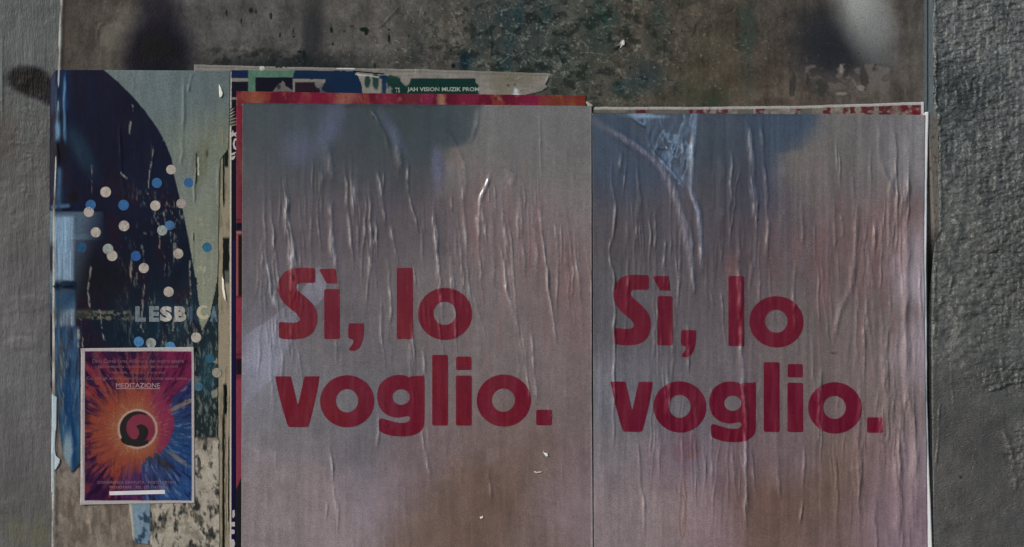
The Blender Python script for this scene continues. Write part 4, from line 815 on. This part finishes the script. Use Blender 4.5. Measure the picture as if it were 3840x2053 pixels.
    for pts in ([(2535, 1820), (2540, 1850), (2562, 1862), (2572, 1900), (2570, 1980), (2563, 2015), (2552, 2000), (2548, 1940), (2552, 1880)], [(2615, 1660), (2605, 1700), (2590, 1712), (2575, 1690)], [(2562, 1780), (2570, 1860)]):
        c = mix(c, (116, 84, 62), .6 * ss(4, 1, linedist(x, y, smooth_line(pts))[0]))
    c = mix(c, (62, 46, 40), .8 * ell(x, y, 3125, 1324, 12, 2.5, .5, .4, 438))
    v = 1 + .11 * fbm(x, y, 12, 260, 4, 439) + .06 * fbm(x, y, 50, 70, 4, 440) + .05 * fbm(x, y, 12, 12, 2, 441)
    c = c * v[..., None]
    c = c * (1 + ss(500, 800, y)[..., None] * np.array((.01, -.022, .0)))
    c = mix(c, (178, 178, 186), np.clip(.4 * (RBd(x - 1, y) - .9), 0, .4) * (.5 + .6 * fbm(x, y, 5, 40, 2, 442)) * ss(3200, 2900, x))  # crease highlights painted pale into the print
    return alb(c)
# letter outlines, in the units of a tracing of the left poster
S_ = [(396, 120), (350, 118), (285, 118), (235, 127), (195, 150), (165, 190), (152, 240), (155, 285), (170, 325), (200, 365), (235, 395), (270, 422), (292, 448), (299, 468), (289, 483), (262, 490), (225, 490), (175, 486), (160, 490), (156, 505), (157, 575), (162, 592), (180, 599), (240, 604), (300, 600), (345, 588),
      (385, 560), (408, 520), (418, 470), (414, 420), (398, 380), (370, 345), (335, 312), (300, 285), (280, 262), (276, 243), (283, 229), (300, 222), (340, 220), (388, 220), (401, 214), (404, 200), (404, 135)]
GR = [(1052, 856), (1075, 852), (1130, 852), (1145, 862), (1146, 1100), (1143, 1178), (1130, 1215), (1100, 1240), (1060, 1256), (1000, 1263), (930, 1258), (880, 1246), (848, 1230), (837, 1212), (836, 1158), (845, 1143), (865, 1142), (910, 1155), (960, 1168), (1000, 1170), (1030, 1165), (1045, 1150), (1046, 1132), (1034, 1125), (1000, 1130),
      (955, 1135), (900, 1120), (858, 1090), (834, 1048), (825, 1000), (828, 950), (848, 905), (885, 870), (930, 850), (975, 845), (1020, 850), (1040, 862)]
COMMA = [(632, 500), (642, 495), (725, 495), (734, 503), (734, 560), (728, 602), (714, 642), (700, 664), (680, 678), (645, 681), (634, 672), (640, 658), (655, 640), (663, 622), (658, 606), (640, 600), (630, 590), (628, 550)]
V_ = [(133, 862), (140, 855), (228, 855), (240, 864), (262, 950), (280, 1030), (286, 1042), (292, 1030), (310, 950), (330, 864), (341, 855), (420, 855), (431, 864), (412, 980), (366, 1170), (352, 1194), (335, 1199), (236, 1199), (221, 1190), (205, 1150), (160, 990)]
ACC = [(444, 125), (530, 124), (543, 134), (554, 212), (546, 223), (490, 223), (478, 216), (437, 142), (435, 131)]
sl = lambda p: smooth_line(p + [p[0]], 3)[:-1]
LETTERS = [([S_ and sl(S_)],), ([sl(ACC)], [rrect(465, 262, 571, 601)]), ([sl(COMMA)],), ([rrect(958, 118, 1067, 601)],), ([oval(1285, 431, 184, 177), oval(1283, 427, 77, 79, 40)],),
           ([sl(V_)],), ([oval(621, 1024, 184, 177), oval(620, 1020, 76, 79, 40)],), ([sl(GR), oval(987, 995, 59, 53, 36)],), ([rrect(1198, 709, 1305, 1189)],), ([rrect(1360, 720, 1464, 812)], [rrect(1359, 849, 1466, 1189)]),
           ([oval(1684, 1019, 184, 177), oval(1681, 1016, 78, 79, 40)],), ([rrect(1904, 1081, 2010, 1187)],)]
def mapA(p): return (960 + .5518 * p[0], 940 + .5518 * p[1])
def mapB(p):
    x, y = p; xx = np.interp(x, [0, 133, 300, 430, 630, 1066, 1300, 2010, 2200], [30, 162, 322, 446, 640, 1068, 1304, 2008, 2196])
    return (2200 + .5518 * xx, 960 + .5518 * (y + 10 - .014 * (y - 118) + .011 * (x - 200)))
def ink(base, alt, seed, R):
    def f_(x, y):
        c = np.ones(x.shape + (3,)) * np.array(base, float)
        c = mix(c, alt, .6 * ss(-.3, .4, fbm(x, y, 90, 140, 3, seed)))
        c = c * (1 + .08 * fbm(x, y, 8, 120, 3, seed + 1) + .06 * fbm(x, y, 6, 6, 2, seed + 2))[..., None]
        c = mix(c, (108, 46, 58), .45 * ss(-.1, .5, fbm(x, y, 16, 150, 4, seed + 3)))  # streaky sheen painted into the ink colour
        c = mix(c, (168, 112, 120), np.clip(.55 * (R(x, y) - .7), 0, .5) * (.5 + .8 * fbm(x, y, 5, 22, 2, seed + 4)))  # sheen on the creases, painted as paler ink
        return alb(c)
    return f_
def pieces_mesh(pieces, mp, hf, cf, m, parent, off):
    obs = []
    bm = bmesh.new()
    for loops in pieces:
        vl = [[Vector((*mp(p), 0)) for p in l] for l in loops]; bv = [bm.verts.new(v) for l in vl for v in l]
        for t in tessellate_polygon(vl):
            try: bm.faces.new([bv[i] for i in t])
            except ValueError: pass
    return poly_mesh('letter', None, hf, cf, m, parent, 3.6, 14, off, raw=bm)
pa = thing('slogan_poster', 'left slogan poster: cloudy grey and mauve sheet reading Sì, lo voglio. in red', 'poster', 1563, 2108, group='slogan posters')
X, Y = coons(I((390, 911), (2053, 906), (2100, 906)), I((390, 2218), (1500, 2219), (2053, 2224)), I((908, 388), (2218, 399)), lambda x: 2108 + 0 * x, 540, 290)
grid('paper_sheet', X, Y, a_h, a_c, M_glossposter, pa, .6)
for L in LETTERS: pieces_mesh(L, mapA, a_h, ink((95, 25, 40), (106, 33, 38), 451, RA), M_ink, pa, .38)
pb = thing('slogan_poster', 'right slogan poster: more creased, darker blue-grey top, reading Sì, lo voglio. in red', 'poster', 2845, 2108, group='slogan posters')
X, Y = coons(I((420, 2221), (2053, 2227)), I((420, 3467), (700, 3464), (1000, 3463), (1200, 3466), (1650, 3472), (2053, 3477), (2110, 3478)), I((2219, 425), (3467, 432)), lambda x: 2108 + 0 * x, 530, 290)
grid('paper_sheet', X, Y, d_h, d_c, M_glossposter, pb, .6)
for L in LETTERS: pieces_mesh(L, mapB, d_h, ink((90, 23, 40), (96, 27, 40), 461, RBd), M_ink, pb, .38)

# ------------------------------------------------------------------ scraps and flecks
def scrap(name, label, pts, base, curl, col, grp=None, m=M_paper, seed=0, cat='paper scrap'):
    cx = sum(p[0] for p in pts) / len(pts); cy = sum(p[1] for p in pts) / len(pts)
    hf = lambda x, y: base + curl(x, y); o = poly_mesh(name, [pts], hf, solid(col, .15, seed + 500), m, None, 6, 14, 0, origin=(cx, max(p[1] for p in pts)))
    o.data.name = name; tag(o, label, cat, group=grp)
    sm = o.modifiers.new('thickness', 'SOLIDIFY'); sm.thickness = .00025; return o
scrap('paper_scrap', 'pale blue-white torn strip along the left edge, hooked at its foot, left of the flyer', [(196, 1478), (214, 1490), (212, 1600), (206, 1680), (212, 1712), (226, 1722), (225, 1738), (208, 1765), (200, 1775), (198, 1850), (194, 1855), (193, 1700), (195, 1600)], 1.4, lambda x, y: 1.6 * ss(1690, 1760, y) * ss(205, 225, x), (162, 176, 178), seed=1)
scrap('paper_scrap', 'tiny white paper fleck just below the full stop of the left slogan poster', [(2036, 1692), (2042, 1698), (2052, 1698), (2056, 1710), (2048, 1713), (2042, 1704)], 3.7, lambda x, y: .8 * ss(2036, 2056, x), (205, 198, 194), 'white flecks on the left slogan poster', seed=2)
scrap('paper_scrap', 'thin cream paper fleck lying sideways between two other flecks on the left slogan poster', [(2004, 1766), (2012, 1769), (2030, 1767), (2031, 1771), (2014, 1775), (2004, 1770)], 3.7, lambda x, y: .6 + 0 * x, (196, 184, 170), 'white flecks on the left slogan poster', seed=3)
scrap('paper_scrap', 'round cream paper fleck lowest on the left slogan poster, in the brown patch', [(1800, 1936), (1806, 1938), (1810, 1933), (1813, 1938), (1809, 1944), (1801, 1944)], 3.7, lambda x, y: .6 + 0 * x, (205, 192, 172), 'white flecks on the left slogan poster', seed=4)
scrap('paper_scrap', 'small white leaf-shaped paper tear left of the music poster, near its top', [(822, 316), (832, 336), (838, 352), (830, 368), (824, 366), (822, 345)], 2.2, lambda x, y: 1.2 * ss(822, 836, x), (190, 192, 172), seed=5)
scrap('paper_scrap', 'long white pointed paper tear beside a black patch in the tan margin', [(833, 1036), (840, 1050), (843, 1085), (848, 1120), (848, 1134), (840, 1115), (834, 1085)], 1.6, lambda x, y: 1.2 * ss(835, 848, x), (205, 200, 180), seed=6)
scrap('paint_flake', 'small white paint flake lifting from the cracked plaster above the posters', [(2326, 178), (2332, 160), (2337, 151), (2342, 158), (2341, 170), (2333, 174), (2322, 186)], 1.4, lambda x, y: 1.5 * ss(2325, 2340, x), (170, 170, 162), m=M_panel, seed=7, cat='paint flake')
scrap('paper_scrap', 'white crumpled paper bit at the corner where the two slogan posters meet', [(2196, 384), (2204, 382), (2210, 388), (2222, 396), (2222, 402), (2204, 400)], 3.2, lambda x, y: .8 * ss(2200, 2222, x), (140, 138, 124), seed=8)
